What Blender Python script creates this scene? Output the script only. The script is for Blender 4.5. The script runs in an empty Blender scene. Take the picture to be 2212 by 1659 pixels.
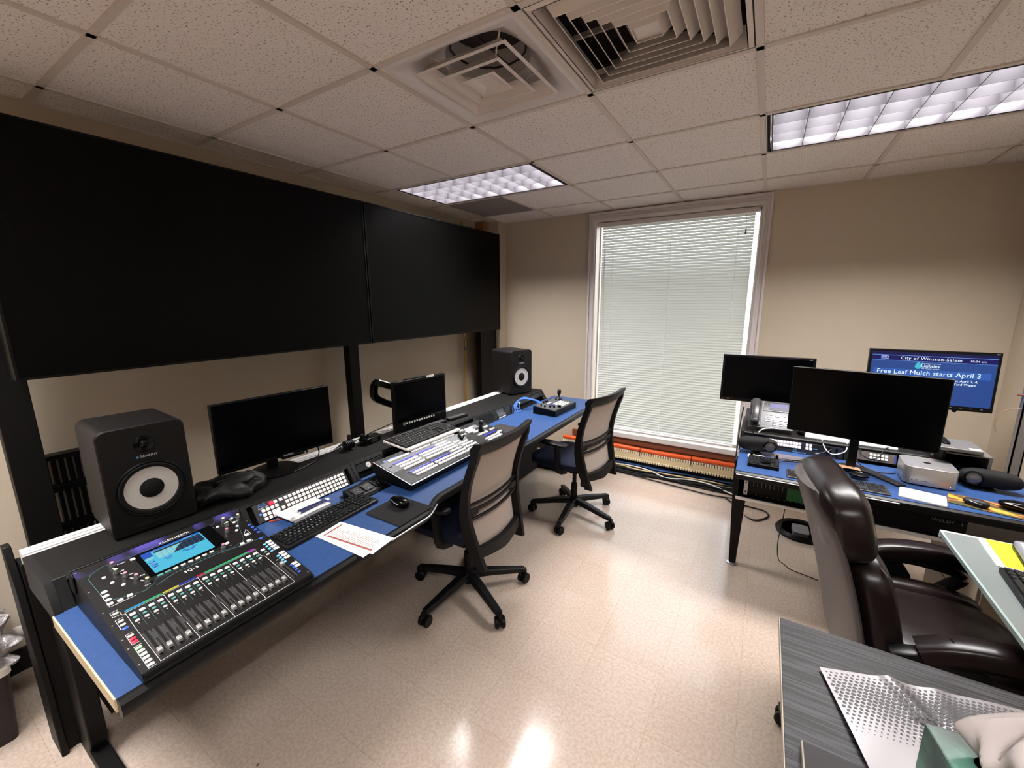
import bpy, math, random
from mathutils import Matrix, Vector, Euler
random.seed(7)
D=bpy.data; SC=bpy.context.scene; COL=SC.collection; PI=math.pi
R=math.radians
def lin(h):
    if isinstance(h,str):
        h=h.lstrip('#'); v=[int(h[i:i+2],16)/255 for i in (0,2,4)]
    else: v=[x/255 for x in h]
    return tuple((x/12.92 if x<=.04045 else ((x+.055)/1.055)**2.4) for x in v)+(1,)
# ---------------------------------------------------------------- materials
MATS={}
def nt(name):
    m=D.materials.new(name); m.use_nodes=True; n=m.node_tree.nodes; b=n['Principled BSDF']; return m,n,m.node_tree.links,b
def mat(name,col,rough=.5,metal=0,spec=.5,var=.08,scale=60,bump=0,emit=None,es=1,coat=0,trans=0,alpha=1,sheen=0,stretch=None):
    """plain surface with a fine procedural mottling of its colour and, if asked, its relief"""
    if name in MATS: return MATS[name]
    m,n,l,b=nt(name); c=lin(col)
    if max(c[:3])<.05 and not metal: spec*=.55
    tc=n.new('ShaderNodeTexCoord'); no=n.new('ShaderNodeTexNoise'); no.inputs['Scale'].default_value=scale; no.inputs['Detail'].default_value=3
    if stretch:
        mp=n.new('ShaderNodeMapping'); mp.inputs['Scale'].default_value=stretch; l.new(tc.outputs['Object'],mp.inputs['Vector']); l.new(mp.outputs['Vector'],no.inputs['Vector'])
    else: l.new(tc.outputs['Object'],no.inputs['Vector'])
    mx=n.new('ShaderNodeMixRGB'); mx.inputs[1].default_value=tuple(max(0,x*(1-var)) for x in c[:3])+(1,); mx.inputs[2].default_value=tuple(min(1,x*(1+var)) for x in c[:3])+(1,)
    l.new(no.outputs['Fac'],mx.inputs[0]); l.new(mx.outputs[0],b.inputs['Base Color'])
    b.inputs['Roughness'].default_value=rough; b.inputs['Metallic'].default_value=metal; b.inputs['Specular IOR Level'].default_value=spec
    b.inputs['Coat Weight'].default_value=coat; b.inputs['Sheen Weight'].default_value=sheen
    b.inputs['Transmission Weight'].default_value=trans; b.inputs['Alpha'].default_value=alpha
    if emit: b.inputs['Emission Color'].default_value=lin(emit); b.inputs['Emission Strength'].default_value=es
    if bump:
        bp=n.new('ShaderNodeBump'); bp.inputs['Strength'].default_value=bump; bp.inputs['Distance'].default_value=.002
        l.new(no.outputs['Fac'],bp.inputs['Height']); l.new(bp.outputs[0],b.inputs['Normal'])
    MATS[name]=m; return m
def glow(name,col,s): return mat(name,(8,8,8),.4,emit=col,es=s)
# ---------------------------------------------------------------- geometry collector
class G:
    def __init__(s): s.v=[]; s.f=[]; s.mi=[]; s.M=Matrix()
    def add(s,vs,fs,m=0):
        o=len(s.v); s.v+= [tuple(s.M@Vector(p)) for p in vs]; s.f+=[tuple(o+i for i in f) for f in fs]; s.mi+=[m]*len(fs); return s
    def box(s,c,d,rot=None,m=0):
        x,y,z=[k/2 for k in d]; vs=[(a*x,b*y,e*z) for a in(-1,1) for b in(-1,1) for e in(-1,1)]
        T=Matrix.Translation(c)@(Euler(rot).to_matrix().to_4x4() if rot else Matrix())
        return s.add([T@Vector(p) for p in vs],[(0,1,3,2),(4,6,7,5),(0,4,5,1),(2,3,7,6),(0,2,6,4),(1,5,7,3)],m)
    def b2(s,a,b,m=0): return s.box([(a[i]+b[i])/2 for i in range(3)],[abs(b[i]-a[i]) for i in range(3)],m=m)
    def loft(s,rings,cap=True,m=0,closed=True):
        o=len(rings[0]); vs=[p for r in rings for p in r]; fs=[]
        for i in range(len(rings)-1):
            for j in range(o if closed else o-1):
                k=(j+1)%o; fs.append((i*o+j,i*o+k,(i+1)*o+k,(i+1)*o+j))
        if cap and closed: fs.append(tuple(range(o))[::-1]); fs.append(tuple((len(rings)-1)*o+j for j in range(o)))
        return s.add(vs,fs,m)
    def cyl(s,p0,p1,r0,r1=None,n=16,m=0,cap=True):
        p0=Vector(p0);p1=Vector(p1); r1=r0 if r1 is None else r1
        q=(p1-p0).to_track_quat('Z','Y').to_matrix()
        return s.loft([[p+q@Vector((r*math.cos(2*PI*k/n),r*math.sin(2*PI*k/n),0)) for k in range(n)] for p,r in((p0,r0),(p1,r1))],cap,m)
    def tube(s,pts,r,n=8,sm=4,m=0):
        P=[Vector(p) for p in pts]
        if sm>1 and len(P)>2:
            Q=[]; E=[P[0]*2-P[1]]+P+[P[-1]*2-P[-2]]
            for i in range(1,len(E)-2):
                a,b,c,d=E[i-1:i+3]
                for k in range(sm):
                    t=k/sm; Q.append(.5*((2*b)+(c-a)*t+(2*a-5*b+4*c-d)*t*t+(3*b-a-3*c+d)*t**3))
            Q.append(P[-1]); P=Q
        rings=[]; up=None
        for i,p in enumerate(P):
            t=(P[min(i+1,len(P)-1)]-P[max(i-1,0)]).normalized()
            if up is None: up=t.orthogonal().normalized()
            up=(up-t*up.dot(t)).normalized(); w=t.cross(up); rr=r(i/(len(P)-1)) if callable(r) else r
            rings.append([p+rr*(math.cos(2*PI*k/n)*up+math.sin(2*PI*k/n)*w) for k in range(n)])
        return s.loft(rings,True,m)
    def bar(s,pts,w,h,up=(0,0,1),sm=4,m=0,taper=None):
        """rectangular section swept along a smooth path"""
        P=[Vector(p) for p in pts]
        if sm>1 and len(P)>2:
            Q=[]; E=[P[0]*2-P[1]]+P+[P[-1]*2-P[-2]]
            for i in range(1,len(E)-2):
                a,b,c,d=E[i-1:i+3]
                for k in range(sm):
                    t=k/sm; Q.append(.5*((2*b)+(c-a)*t+(2*a-5*b+4*c-d)*t*t+(3*b-a-3*c+d)*t**3))
            Q.append(P[-1]); P=Q
        U=Vector(up); rings=[]
        for i,p in enumerate(P):
            t=(P[min(i+1,len(P)-1)]-P[max(i-1,0)]).normalized(); sd=t.cross(U).normalized(); n_=sd.cross(t)
            f=i/(len(P)-1); ww,hh=(w,h) if taper is None else (w*(1+(taper-1)*f),h*(1+(taper-1)*f)); c=.25
            rings.append([p+sd*ww/2*a+n_*hh/2*b for a,b in((-1,-1+c),(-1+c,-1),(1-c,-1),(1,-1+c),(1,1-c),(1-c,1),(-1+c,1),(-1,1-c))])
        return s.loft(rings,True,m)
    def lathe(s,prof,n=24,T=None,m=0,cap=True):
        T=T or Matrix(); return s.loft([[T@Vector((r*math.cos(2*PI*k/n),r*math.sin(2*PI*k/n),z)) for k in range(n)] for r,z in prof],cap,m)
    def prism(s,poly,z0,z1,T=None,m=0):
        T=T or Matrix(); return s.loft([[T@Vector((x,y,z)) for x,y in poly] for z in(z0,z1)],True,m)
    def sell(s,c,d,e1=.5,e2=.5,rot=None,n=24,k=14,m=0,f=None):
        """superellipsoid cushion; f bends it"""
        T=Matrix.Translation(c)@(Euler(rot).to_matrix().to_4x4() if rot else Matrix()); pw=lambda x,e: math.copysign(abs(x)**e,x)
        rings=[]
        for i in range(1,k):
            t=-PI/2+PI*i/k; r=[]
            for j in range(n):
                u=2*PI*j/n; p=Vector((d[0]/2*pw(math.cos(t),e1)*pw(math.cos(u),e2),d[1]/2*pw(math.cos(t),e1)*pw(math.sin(u),e2),d[2]/2*pw(math.sin(t),e1)))
                if f: p=Vector(f(p))
                r.append(T@p)
            rings.append(r)
        return s.loft(rings,True,m)
    def plate(s,w,d,h,r=.01,c=(0,0,0),seg=4,m=0,T=None,top=None):
        """rounded-corner slab, bottom at c.z; top=inset gives a softened upper edge"""
        def ring(i,z):
            o=[]; ww,dd,rr=w/2-i,d/2-i,max(r-i,.0004)
            for a,(sx,sy) in enumerate(((1,1),(-1,1),(-1,-1),(1,-1))):
                for k in range(seg+1):
                    t=PI/2*(a+k/seg); o.append((c[0]+sx*(ww-rr)+rr*math.cos(t),c[1]+sy*(dd-rr)+rr*math.sin(t),c[2]+z))
            return [T@Vector(p) for p in o] if T else o
        e=top or 0
        return s.loft([ring(0,0),ring(0,h-e)]+([ring(e*.4,h-e*.3),ring(e,h)] if e else [] ) if e else [ring(0,0),ring(0,h)],True,m)
    def quad(s,p,m=0): return s.add(p,[tuple(range(len(p)))],m)
    def build(s,name,mats,parent=None,loc=None,rot=None,bev=0,sharp=35,flat=False,sub=0):
        me=D.meshes.new(name); me.from_pydata(s.v,[],s.f)
        for m in (mats if isinstance(mats,(list,tuple)) else [mats]): me.materials.append(m)
        me.polygons.foreach_set('material_index',s.mi)
        import bmesh
        b=bmesh.new(); b.from_mesh(me); bmesh.ops.recalc_face_normals(b,faces=b.faces); b.to_mesh(me); b.free()
        if not flat:
            me.polygons.foreach_set('use_smooth',[True]*len(s.f)); me.set_sharp_from_angle(angle=R(sharp))
        return put(name,me,parent,loc,rot,bev,sub)
def put(name,me,parent=None,loc=None,rot=None,bev=0,sub=0):
    o=D.objects.new(name,me); COL.objects.link(o)
    if parent: o.parent=parent
    if loc: o.location=loc
    if rot: o.rotation_euler=rot
    if bev:
        md=o.modifiers.new('bevel','BEVEL'); md.width=bev; md.segments=2; md.limit_method='ANGLE'; md.angle_limit=R(40)
    if sub:
        md=o.modifiers.new('sub','SUBSURF'); md.levels=sub; md.render_levels=sub
    return o
def tag(o,label,cat,group=None):
    o['label']=label; o['category']=cat
    if group: o['group']=group
    return o
def thing(name,label,cat,loc=(0,0,0),rot=(0,0,0),group=None):
    o=D.objects.new(name,None); COL.objects.link(o); o.location=loc; o.rotation_euler=rot; o.empty_display_size=.05
    return tag(o,label,cat,group)
def struct(o): o['kind']='structure'; return o
def inst(src,parent,loc,rot=None,name=None):
    o=src.copy(); COL.objects.link(o); o.parent=parent; o.location=loc
    if rot: o.rotation_euler=rot
    return o
def bx(name,a,b,m,parent=None,bev=0,**k): return G().b2(a,b).build(name,m,parent,bev=bev,**k)
def texts(name,items,m,parent,loc=None,rot=None,ext=.0003):
    """items: (string,x,y,size[,align[,rotation]]) laid flat in the local XY plane, one mesh"""
    g=G()
    for it in items:
        s_,x,y,sz=it[:4]; al=it[4] if len(it)>4 else 'LEFT'; rz=it[5] if len(it)>5 else 0
        cu=D.curves.new('t','FONT'); cu.body=s_; cu.size=sz; cu.extrude=ext; cu.align_x=al; cu.align_y='CENTER'; cu.resolution_u=2
        if len(it)>6: cu.space_character=it[6]
        o=D.objects.new('t',cu); COL.objects.link(o); bpy.context.view_layer.update()
        me=D.meshes.new_from_object(o.evaluated_get(bpy.context.evaluated_depsgraph_get()))
        T=Matrix.Translation((x,y,0))@Matrix.Rotation(rz,4,'Z')
        g.add([T@v.co for v in me.vertices],[tuple(p.vertices) for p in me.polygons])
        D.objects.remove(o); D.curves.remove(cu); D.meshes.remove(me)
    return g.build(name,m,parent,loc,rot,flat=True)
def frame(O,U,V):
    """origin + euler of a panel: local x along U (to the right), local y = -V (away from the user), z out of the panel"""
    U=Vector(U).normalized(); V=Vector(V).normalized(); N=U.cross(-V)
    return Vector(O),Matrix((U,-V,N)).transposed().to_euler()
# ---------------------------------------------------------------- palette
BLK=mat('black_powder_coat',(12,12,13),.55,var=.12,scale=200)
BLKS=mat('black_satin_plastic',(4,4,5),.42,spec=.35,var=.1)
BLKG=mat('black_gloss_plastic',(7,7,8),.16,spec=.4)
BLKM=mat('matte_black_foam',(9,9,9),.85)
DGR=mat('dark_grey_plastic',(48,48,50),.5)
MGR=mat('mid_grey_plastic',(105,107,112),.5)
WHT=mat('white_plastic',(232,230,226),.45)
LAM=mat('brown_black_laminate',(11,9,8),.55,var=.25,scale=14,stretch=(1,14,1))
ALU=mat('brushed_aluminium',(225,222,222),.4,metal=.35,var=.06,scale=30,stretch=(1,30,30))
SIL=mat('silver_grey_metal',(176,177,180),.33,metal=.8,var=.03)
CHR=mat('chrome',(220,220,224),.12,metal=1)
SCR=mat('unlit_screen',(2,2,3),.25,spec=.15,var=.1)
SCRT=mat('unlit_matte_wall_screen',(2,2,2),.33,spec=.20,var=.1,scale=900,bump=.15)
PAPER=mat('paper',(238,236,232),.7,var=.03)
CAB=mat('black_cable_jacket',(16,16,17),.5)
BLUEC=mat('blue_cable_jacket',(70,120,200),.45)
WCAB=mat('white_cable_jacket',(225,225,222),.45)
LINEM=mat('white_print',(225,225,225),.5)
GLINE=mat('teal_print',(70,120,125),.5)
# ================================================================= room
H=2.5; FT=.6096; X0=.23
def m_floor():
    m,n,l,b=nt('vinyl_tile_floor'); tc=n.new('ShaderNodeTexCoord')
    br=n.new('ShaderNodeTexBrick'); br.offset=0; br.inputs['Scale'].default_value=1; br.inputs['Brick Width'].default_value=.3048; br.inputs['Row Height'].default_value=.3048
    br.inputs['Mortar Size'].default_value=.0009; br.inputs['Mortar Smooth'].default_value=.4; br.inputs['Bias'].default_value=0
    br.inputs['Color1'].default_value=lin((178,163,151)); br.inputs['Color2'].default_value=lin((182,168,157)); br.inputs['Mortar'].default_value=lin((158,138,120))
    mp=n.new('ShaderNodeMapping'); mp.inputs['Location'].default_value=(-1.303+.3048*20,.432+.3048*20,0); l.new(tc.outputs['Object'],mp.inputs[0]); l.new(mp.outputs[0],br.inputs[0])
    no=n.new('ShaderNodeTexNoise'); no.inputs['Scale'].default_value=85; no.inputs['Detail'].default_value=4; l.new(tc.outputs['Object'],no.inputs[0])
    cr=n.new('ShaderNodeValToRGB'); cr.color_ramp.elements[0].position=.36; cr.color_ramp.elements[0].color=(.80,.76,.73,1); cr.color_ramp.elements[1].position=.62; cr.color_ramp.elements[1].color=(1.04,1.03,1.02,1); l.new(no.outputs['Fac'],cr.inputs[0])
    n2=n.new('ShaderNodeTexNoise'); n2.inputs['Scale'].default_value=2.2; n2.inputs['Detail'].default_value=5; l.new(tc.outputs['Object'],n2.inputs[0])
    c2=n.new('ShaderNodeValToRGB'); c2.color_ramp.elements[0].position=.3; c2.color_ramp.elements[0].color=(.92,.89,.87,1); c2.color_ramp.elements[1].position=.7; c2.color_ramp.elements[1].color=(1,1,1,1); l.new(n2.outputs['Fac'],c2.inputs[0])
    m1=n.new('ShaderNodeMixRGB'); m1.blend_type='MULTIPLY'; m1.inputs[0].default_value=.75; l.new(br.outputs['Color'],m1.inputs[1]); l.new(cr.outputs[0],m1.inputs[2])
    m2=n.new('ShaderNodeMixRGB'); m2.blend_type='MULTIPLY'; m2.inputs[0].default_value=1; l.new(m1.outputs[0],m2.inputs[1]); l.new(c2.outputs[0],m2.inputs[2])
    # scuff marks: sparse dark flecks
    vo=n.new('ShaderNodeTexVoronoi'); vo.inputs['Scale'].default_value=3.2; l.new(tc.outputs['Object'],vo.inputs[0]); c3=n.new('ShaderNodeValToRGB'); c3.color_ramp.elements[0].position=.012; c3.color_ramp.elements[0].color=(.3,.2,.16,1); c3.color_ramp.elements[1].position=.02; c3.color_ramp.elements[1].color=(1,1,1,1); l.new(vo.outputs['Distance'],c3.inputs[0])
    m3=n.new('ShaderNodeMixRGB'); m3.blend_type='MULTIPLY'; m3.inputs[0].default_value=1; l.new(m2.outputs[0],m3.inputs[1]); l.new(c3.outputs[0],m3.inputs[2])
    l.new(m3.outputs[0],b.inputs['Base Color'])
    mr=n.new('ShaderNodeMapRange'); mr.inputs['To Min'].default_value=.10; mr.inputs['To Max'].default_value=.22; l.new(n2.outputs['Fac'],mr.inputs[0]); l.new(mr.outputs[0],b.inputs['Roughness'])
    bp=n.new('ShaderNodeBump'); bp.inputs['Strength'].default_value=.12; bp.inputs['Distance'].default_value=.0015; n4=n.new('ShaderNodeTexNoise'); n4.inputs['Scale'].default_value=28; l.new(tc.outputs['Object'],n4.inputs[0]); l.new(n4.outputs['Fac'],bp.inputs['Height']); l.new(bp.outputs[0],b.inputs['Normal'])
    return m
def m_tile():
    m,n,l,b=nt('mineral_fibre_ceiling_tile'); tc=n.new('ShaderNodeTexCoord')
    no=n.new('ShaderNodeTexNoise'); no.inputs['Scale'].default_value=130; no.inputs['Detail'].default_value=2; l.new(tc.outputs['Object'],no.inputs[0])
    cr=n.new('ShaderNodeValToRGB'); e=cr.color_ramp.elements; e[0].position=.34; e[0].color=lin((150,136,128)); e[1].position=.40; e[1].color=lin((232,224,220)); l.new(no.outputs['Fac'],cr.inputs[0])
    l.new(cr.outputs[0],b.inputs['Base Color']); b.inputs['Roughness'].default_value=.95; b.inputs['Specular IOR Level'].default_value=.1
    bp=n.new('ShaderNodeBump'); bp.inputs['Strength'].default_value=.5; bp.inputs['Distance'].default_value=.003; l.new(no.outputs['Fac'],bp.inputs['Height']); l.new(bp.outputs[0],b.inputs['Normal'])
    return m
WALL=mat('painted_wall',(190,177,158),.42,var=.03,scale=8,bump=.06,spec=.35)
TRIMW=mat('gloss_painted_trim',(205,198,196),.35,var=.03)
GRID=mat('ceiling_grid_metal',(205,194,186),.5,var=.03)
XR=4.17; YB=-3.6; YW=2.84
struct(bx('floor',(-.1,YB-.1,-.1),(XR+.1,YW+.1,0),m_floor()))
struct(bx('wall_left',(-.12,YB-.1,0),(0,YW+.12,H+.2),WALL))
struct(bx('wall_right',(XR,YB-.1,0),(XR+.12,YW+.12,H+.2),WALL))
struct(bx('wall_back',(0,YB-.12,0),(XR,YB,H+.2),WALL))
WX0,WX1,WZ0,WZ1=1.29,2.66,.33,2.40
g=G(); g.b2((0,YW,0),(WX0,YW+.14,H+.2)); g.b2((WX1,YW,0),(XR,YW+.14,H+.2)); g.b2((WX0,YW,0),(WX1,YW+.14,WZ0)); g.b2((WX0,YW,WZ1),(WX1,YW+.14,H+.2))
struct(g.build('wall_window',WALL))
struct(bx('wall_pilaster',(0,2.70,0),(.235,YW,H),WALL))
# ceiling: tiles with openings for fixtures, T-bar grid on them
xs=[0,X0]+[X0+FT*i for i in range(1,7)]+[XR]; ys=[YB]+[FT*j for j in range(-5,5)]+[YW]
holes=[(X0,FT*2,X0+2*FT,FT*3),(X0+4*FT,FT*2,X0+6*FT,FT*3),(X0,FT*-3,X0+2*FT,FT*-2),(X0+4*FT,FT*-3,X0+6*FT,FT*-2),(X0+2*FT,0,X0+3*FT,FT),(X0+3*FT,0,X0+4*FT,FT),(X0,FT*3,X0+FT,FT*4)]
g=G(); gb=G()
for i in range(len(xs)-1):
    for j in range(len(ys)-1):
        cx,cy=(xs[i]+xs[i+1])/2,(ys[j]+ys[j+1])/2
        if any(h[0]<cx<h[2] and h[1]<cy<h[3] for h in holes): continue
        g.b2((xs[i],ys[j],H),(xs[i+1],ys[j+1],H+.015))
struct(bx('ceiling_2',(0,YB,H+.20),(XR,YW,H+.24),WALL))
struct(g.build('ceiling',m_tile(),flat=True))
def in_fix(cx,cy): return any(h[0]+.02<cx<h[2]-.02 and h[1]+.02<cy<h[3]-.02 for h in holes)
for x in xs[1:-1]:
    for j in range(len(ys)-1):
        if not in_fix(x,(ys[j]+ys[j+1])/2): gb.b2((x-.012,ys[j]-.012,H-.0065),(x+.012,ys[j+1]+.012,H+.002))
for y in ys[1:-1]:
    for i in range(len(xs)-1):
        if not in_fix((xs[i]+xs[i+1])/2,y): gb.b2((xs[i]-.012,y-.012,H-.0055),(xs[i+1]+.012,y+.012,H+.001))
gb.b2((0,YB,H-.006),(.02,YW,H+.001)); gb.b2((XR-.02,YB,H-.006),(XR,YW,H+.001)); gb.b2((0,YW-.02,H-.006),(XR,YW,H+.001))
struct(gb.build('trim_1',GRID,flat=True))
bx('vent',(X0+.014,FT*3+.014,H-.003),(X0+FT-.014,FT*4-.014,H+.012),mat('grey_perforated_panel',(120,112,108),.8,var=.5,scale=300)); tag(D.objects['vent'],'dark grey ceiling panel next to the small louvred light above the wall screens','vent')
# window casing, sill, glass
g=G()
for a,b in (((WX0-.075,WZ1),(WX1+.075,WZ1+.085)),((WX0-.075,.28),(WX0,WZ1)),((WX1,.28),(WX1+.075,WZ1))):
    g.b2((a[0],YW-.022,a[1]),(b[0],YW,b[1]))
for a,b in (((WX0-.075,WZ1+.06),(WX1+.075,WZ1+.085)),((WX0-.075,.28),(WX0-.055,WZ1+.06)),((WX1+.055,.28),(WX1+.075,WZ1+.06)),((WX0-.03,WZ1),(WX1+.03,WZ1+.03)),((WX0-.03,.36),(WX0-.012,WZ1)),((WX1+.012,.36),(WX1+.03,WZ1))):
    g.b2((a[0],YW-.036,a[1]),(b[0],YW-.02,b[1]))
struct(g.build('trim_2',TRIMW,bev=.003))
struct(bx('trim_3',(WX0-.09,YW-.045,.295),(WX1+.09,YW+.03,.345),TRIMW,bev=.004))
g=G(); 
for a,b in (((WX0,WZ0),(WX0+.012,WZ1)),((WX1-.012,WZ0),(WX1,WZ1)),((WX0,WZ0),(WX1,WZ0+.03)),((WX0,WZ1-.03),(WX1,WZ1))): g.b2((a[0],YW+.085,a[1]),(b[0],YW+.125,b[1]))
w=struct(g.build('window_1',TRIMW,bev=.003))
GLS,n_,l_,b_=nt('window_glass'); b_.inputs['Transmission Weight'].default_value=1; b_.inputs['Roughness'].default_value=0; b_.inputs['IOR'].default_value=1.01; b_.inputs['Base Color'].default_value=(1,1,1,1)
bx('glass',(WX0+.008,YW+.100,WZ0+.02),(WX1-.008,YW+.106,WZ1-.02),GLS,w)
# brown board below the sill, wire duct, innerduct
struct(bx('trim_4',(WX0-.2,YW-.03,.235),(3.2,YW,.295),mat('brown_wood_strip',(112,60,36),.5,var=.2,scale=12,stretch=(1,12,12))))
struct(bx('baseboard_window',(.235,YW-.012,0),(XR,YW,.10),mat('black_cove_base',(22,20,20),.6)))
struct(bx('baseboard_right',(XR-.012,YB,0),(XR,YW-.012,.10),MATS['black_cove_base'])); struct(bx('baseboard_left',(0,YB,0),(.012,2.7,.11),MATS['black_cove_base']))
t=thing('cable_duct','cream slotted cable duct with two rows of fingers under the window sill','cable duct',(0,0,0))
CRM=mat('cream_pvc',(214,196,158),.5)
g=G(); g.b2((1.0,YW-.075,.10),(3.2,YW-.03,.108)); g.b2((1.0,YW-.078,.108),(3.2,YW-.070,.160)); g.b2((1.0,YW-.036,.10),(3.2,YW-.03,.165))
g.build('channel',CRM,t)
g=G(); g2=G(); x=1.0
while x<3.2:
    g.b2((x,YW-.080,.160),(x+.013,YW-.069,.182)); g2.b2((x,YW-.098,.093),(x+.013,YW-.078,.112)); x+=.0225
g.build('upper_fingers',mat('cream_pvc_lit_tone',(236,222,190),.5),t); g2.build('lower_fingers',MATS['cream_pvc_lit_tone'],t)  # same cream plastic; light caught by the fingers is put into a paler colour
bx('back_plate',(1.0,YW-.078,.098),(3.2,YW-.07,.110),CRM,t)
ORG=mat('orange_corrugated_tube',(222,84,22),.4,var=.1,scale=20)
g=G(); n=260; g.loft([[Vector((1.0+2.2*i/n,YW-.052+.021*(1+.10*(i%2))*math.cos(2*PI*k/14),.205+.004*math.sin(i*.02*2)+.021*(1+.10*(i%2))*math.sin(2*PI*k/14))) for k in range(14)] for i in range(n+1)])
ob=g.build('innerduct',ORG); tag(ob,'orange corrugated tube lying along the wall below the window sill','pipe')
for x in (1.83,2.30): 
    g=G(); g.tube([(x,YW-.052+.026*math.cos(a),.205+.026*math.sin(a)) for a in [2*PI*k/12 for k in range(13)]],.0022,6,1); g.tube([(x,YW-.078,.215),(x+.004,YW-.085,.18),(x-.002,YW-.084,.14)],.002,5)
    g.build('cable_tie',CAB,ob)
# ================================================================= window blind
t=thing('venetian_blind','white horizontal slat blind closed over the tall window','blind',(0,YW+.03,0))
SLM,n,l,b=nt('blind_slat'); b.inputs['Base Color'].default_value=lin((176,178,172)); b.inputs['Roughness'].default_value=.45
tr=n.new('ShaderNodeBsdfTranslucent'); tr.inputs[0].default_value=lin((214,214,205)); mx=n.new('ShaderNodeMixShader'); mx.inputs[0].default_value=.16
l.new(b.outputs[0],mx.inputs[1]); l.new(tr.outputs[0],mx.inputs[2]); l.new(mx.outputs[0],n['Material Output'].inputs['Surface'])
no=n.new('ShaderNodeTexNoise'); no.inputs['Scale'].default_value=5; tcs=n.new('ShaderNodeTexCoord'); l.new(tcs.outputs['Object'],no.inputs[0]); bpn=n.new('ShaderNodeBump'); bpn.inputs['Strength'].default_value=.1; l.new(no.outputs['Fac'],bpn.inputs['Height']); l.new(bpn.outputs[0],b.inputs['Normal'])
bx('headrail',(WX0+.012,-.02,WZ1-.045),(WX1-.012,.02,WZ1-.004),TRIMW,t,bev=.003)
g=G(); z=WZ1-.058; a=R(-61)
while z>WZ0+.05:
    xa,xb=WX0+.042,WX1-.042; pts=[]
    for k in range(4):
        u=(k/3-.5)*.0285; c=.0032*(1-(2*k/3-1)**2); y=-u*math.cos(a)-c*math.sin(a)*1; zz=z+u*math.sin(a)-c*math.cos(a)
        pts.append((y,zz))
    vs=[(x,y,zz) for x in (xa,xb) for y,zz in pts]; g.add(vs,[(k,k+1,k+5,k+4) for k in range(3)]); z-=.0243
g.build('slats',SLM,t,sharp=80)
bx('bottom_rail',(WX0+.042,-.012,WZ0+.022),(WX1-.042,.012,WZ0+.036),TRIMW,t,bev=.003)
CORD=mat('white_cord',(245,245,242),.6)
for x in (WX0+.155,(WX0+WX1)/2,WX1-.155):
    G().cyl((x,-.014,WZ0+.03),(x,-.014,WZ1-.03),.0016,n=6).build('ladder_cord',CORD,t)
g=G(); g.cyl((WX0+.085,-.024,1.0),(WX0+.075,-.022,WZ1-.06),.0035,n=6); g.cyl((WX0+.085,-.024,.96),(WX0+.085,-.024,1.0),.006,n=8); g.build('tilt_wand',mat('clear_wand',(215,220,218),.25),t)
g=G(); g.cyl((WX1-.10,-.02,2.22),(WX1-.105,-.02,WZ1-.05),.0012,n=5); g.cyl((WX1-.10,-.022,2.19),(WX1-.10,-.022,2.23),.007,.004,n=8); g.build('pull_cord',MGR,t)
# ================================================================= ceiling fixtures
HOUS=mat('white_enamel_housing',(225,222,222),.4); LOUV=mat('dark_specular_louvre',(52,50,54),.32,spec=.5,var=.1,scale=9,stretch=(1,1,6))
def troffer(x0,y0,label,power,vis=True):
    t=thing('ceiling_light',label,'ceiling light',(x0+FT,y0+FT/2,H),group=None)
    W,Dp=2*FT-.03,FT-.03
    g=G(); zt=.125
    g.b2((-W/2,-Dp/2,zt),(W/2,Dp/2,zt+.004)); 
    for s in(-1,1): g.b2((s*W/2-.002,-Dp/2,-.002),(s*W/2+.002,Dp/2,zt)); g.b2((-W/2,s*Dp/2-.002,-.002),(W/2,s*Dp/2+.002,zt))
    g.build('housing',HOUS,t)
    g=G()
    for s in(-1,1): g.b2((s*(W/2-.004)-.011,-Dp/2,-.001),(s*(W/2-.004)+.011,Dp/2,.012)); g.b2((-W/2,s*(Dp/2-.002)-.007,-.001),(W/2,s*(Dp/2-.002)+.007,.012))
    g.build('black_reveal',BLKM,t)
    g=G(); lw,ld,n1,n2,hh=W-.05,Dp-.035,8,4,.062
    for s in(-1,1): g.b2((s*lw/2-.004,-ld/2,-.002),(s*lw/2+.004,ld/2,hh)); g.b2((-lw/2,s*ld/2-.004,-.002),(lw/2,s*ld/2+.004,hh))
    def blade(p,q,horiz):
        # parabolic wedge: wide at the top, sharp at the bottom
        prof=[(.0012,0),(.0022,.015),(.0045,.03),(.008,.045),(.0125,hh)]
        for sg in(1,-1):
            ra=[]; 
            for w_,z_ in prof:
                ra.append([(p[0]+(0 if horiz else sg*w_),p[1]+(sg*w_ if horiz else 0),z_),(q[0]+(0 if horiz else sg*w_),q[1]+(sg*w_ if horiz else 0),z_)])
            g.loft(ra,False,0,closed=False)
        if horiz: g.b2((p[0],p[1]-.0015,-.001),(q[0],p[1]+.0015,.001))
        else: g.b2((p[0]-.0015,p[1],-.0012),(p[0]+.0015,q[1],.0008))
    for i in range(1,n1): x=-lw/2+lw*i/n1; blade((x,-ld/2),(x,ld/2),False)
    for j in range(1,n2): y=-ld/2+ld*j/n2; blade((-lw/2,y),(lw/2,y),True)
    g.build('louvre',LOUV,t,sharp=60)
    TUBE=glow('lit_fluorescent_tube',(255,244,238),2.5)
    for y in (-.17,0,.17): G().cyl((-W/2+.03,y,.095),(W/2-.03,y,.095),.0125,n=12).build('tube',TUBE,t)
    ld_=D.lights.new('lamp','AREA'); ld_.shape='RECTANGLE'; ld_.size=W-.08; ld_.size_y=Dp-.08; ld_.energy=power; ld_.color=(1,.97,.95)
    lo=D.objects.new('lamp',ld_); COL.objects.link(lo); lo.parent=t; lo.location=(0,0,.078)
    return t
PW=165
troffer(X0,FT*2,'smaller-looking louvred fluorescent light in the ceiling above the wall screens',PW)
troffer(X0+4*FT,FT*2,'long louvred fluorescent light in the ceiling at upper right with black edge',PW)
troffer(X0,FT*-3,'louvred fluorescent light in the ceiling behind the mixing desk end',PW)
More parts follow.
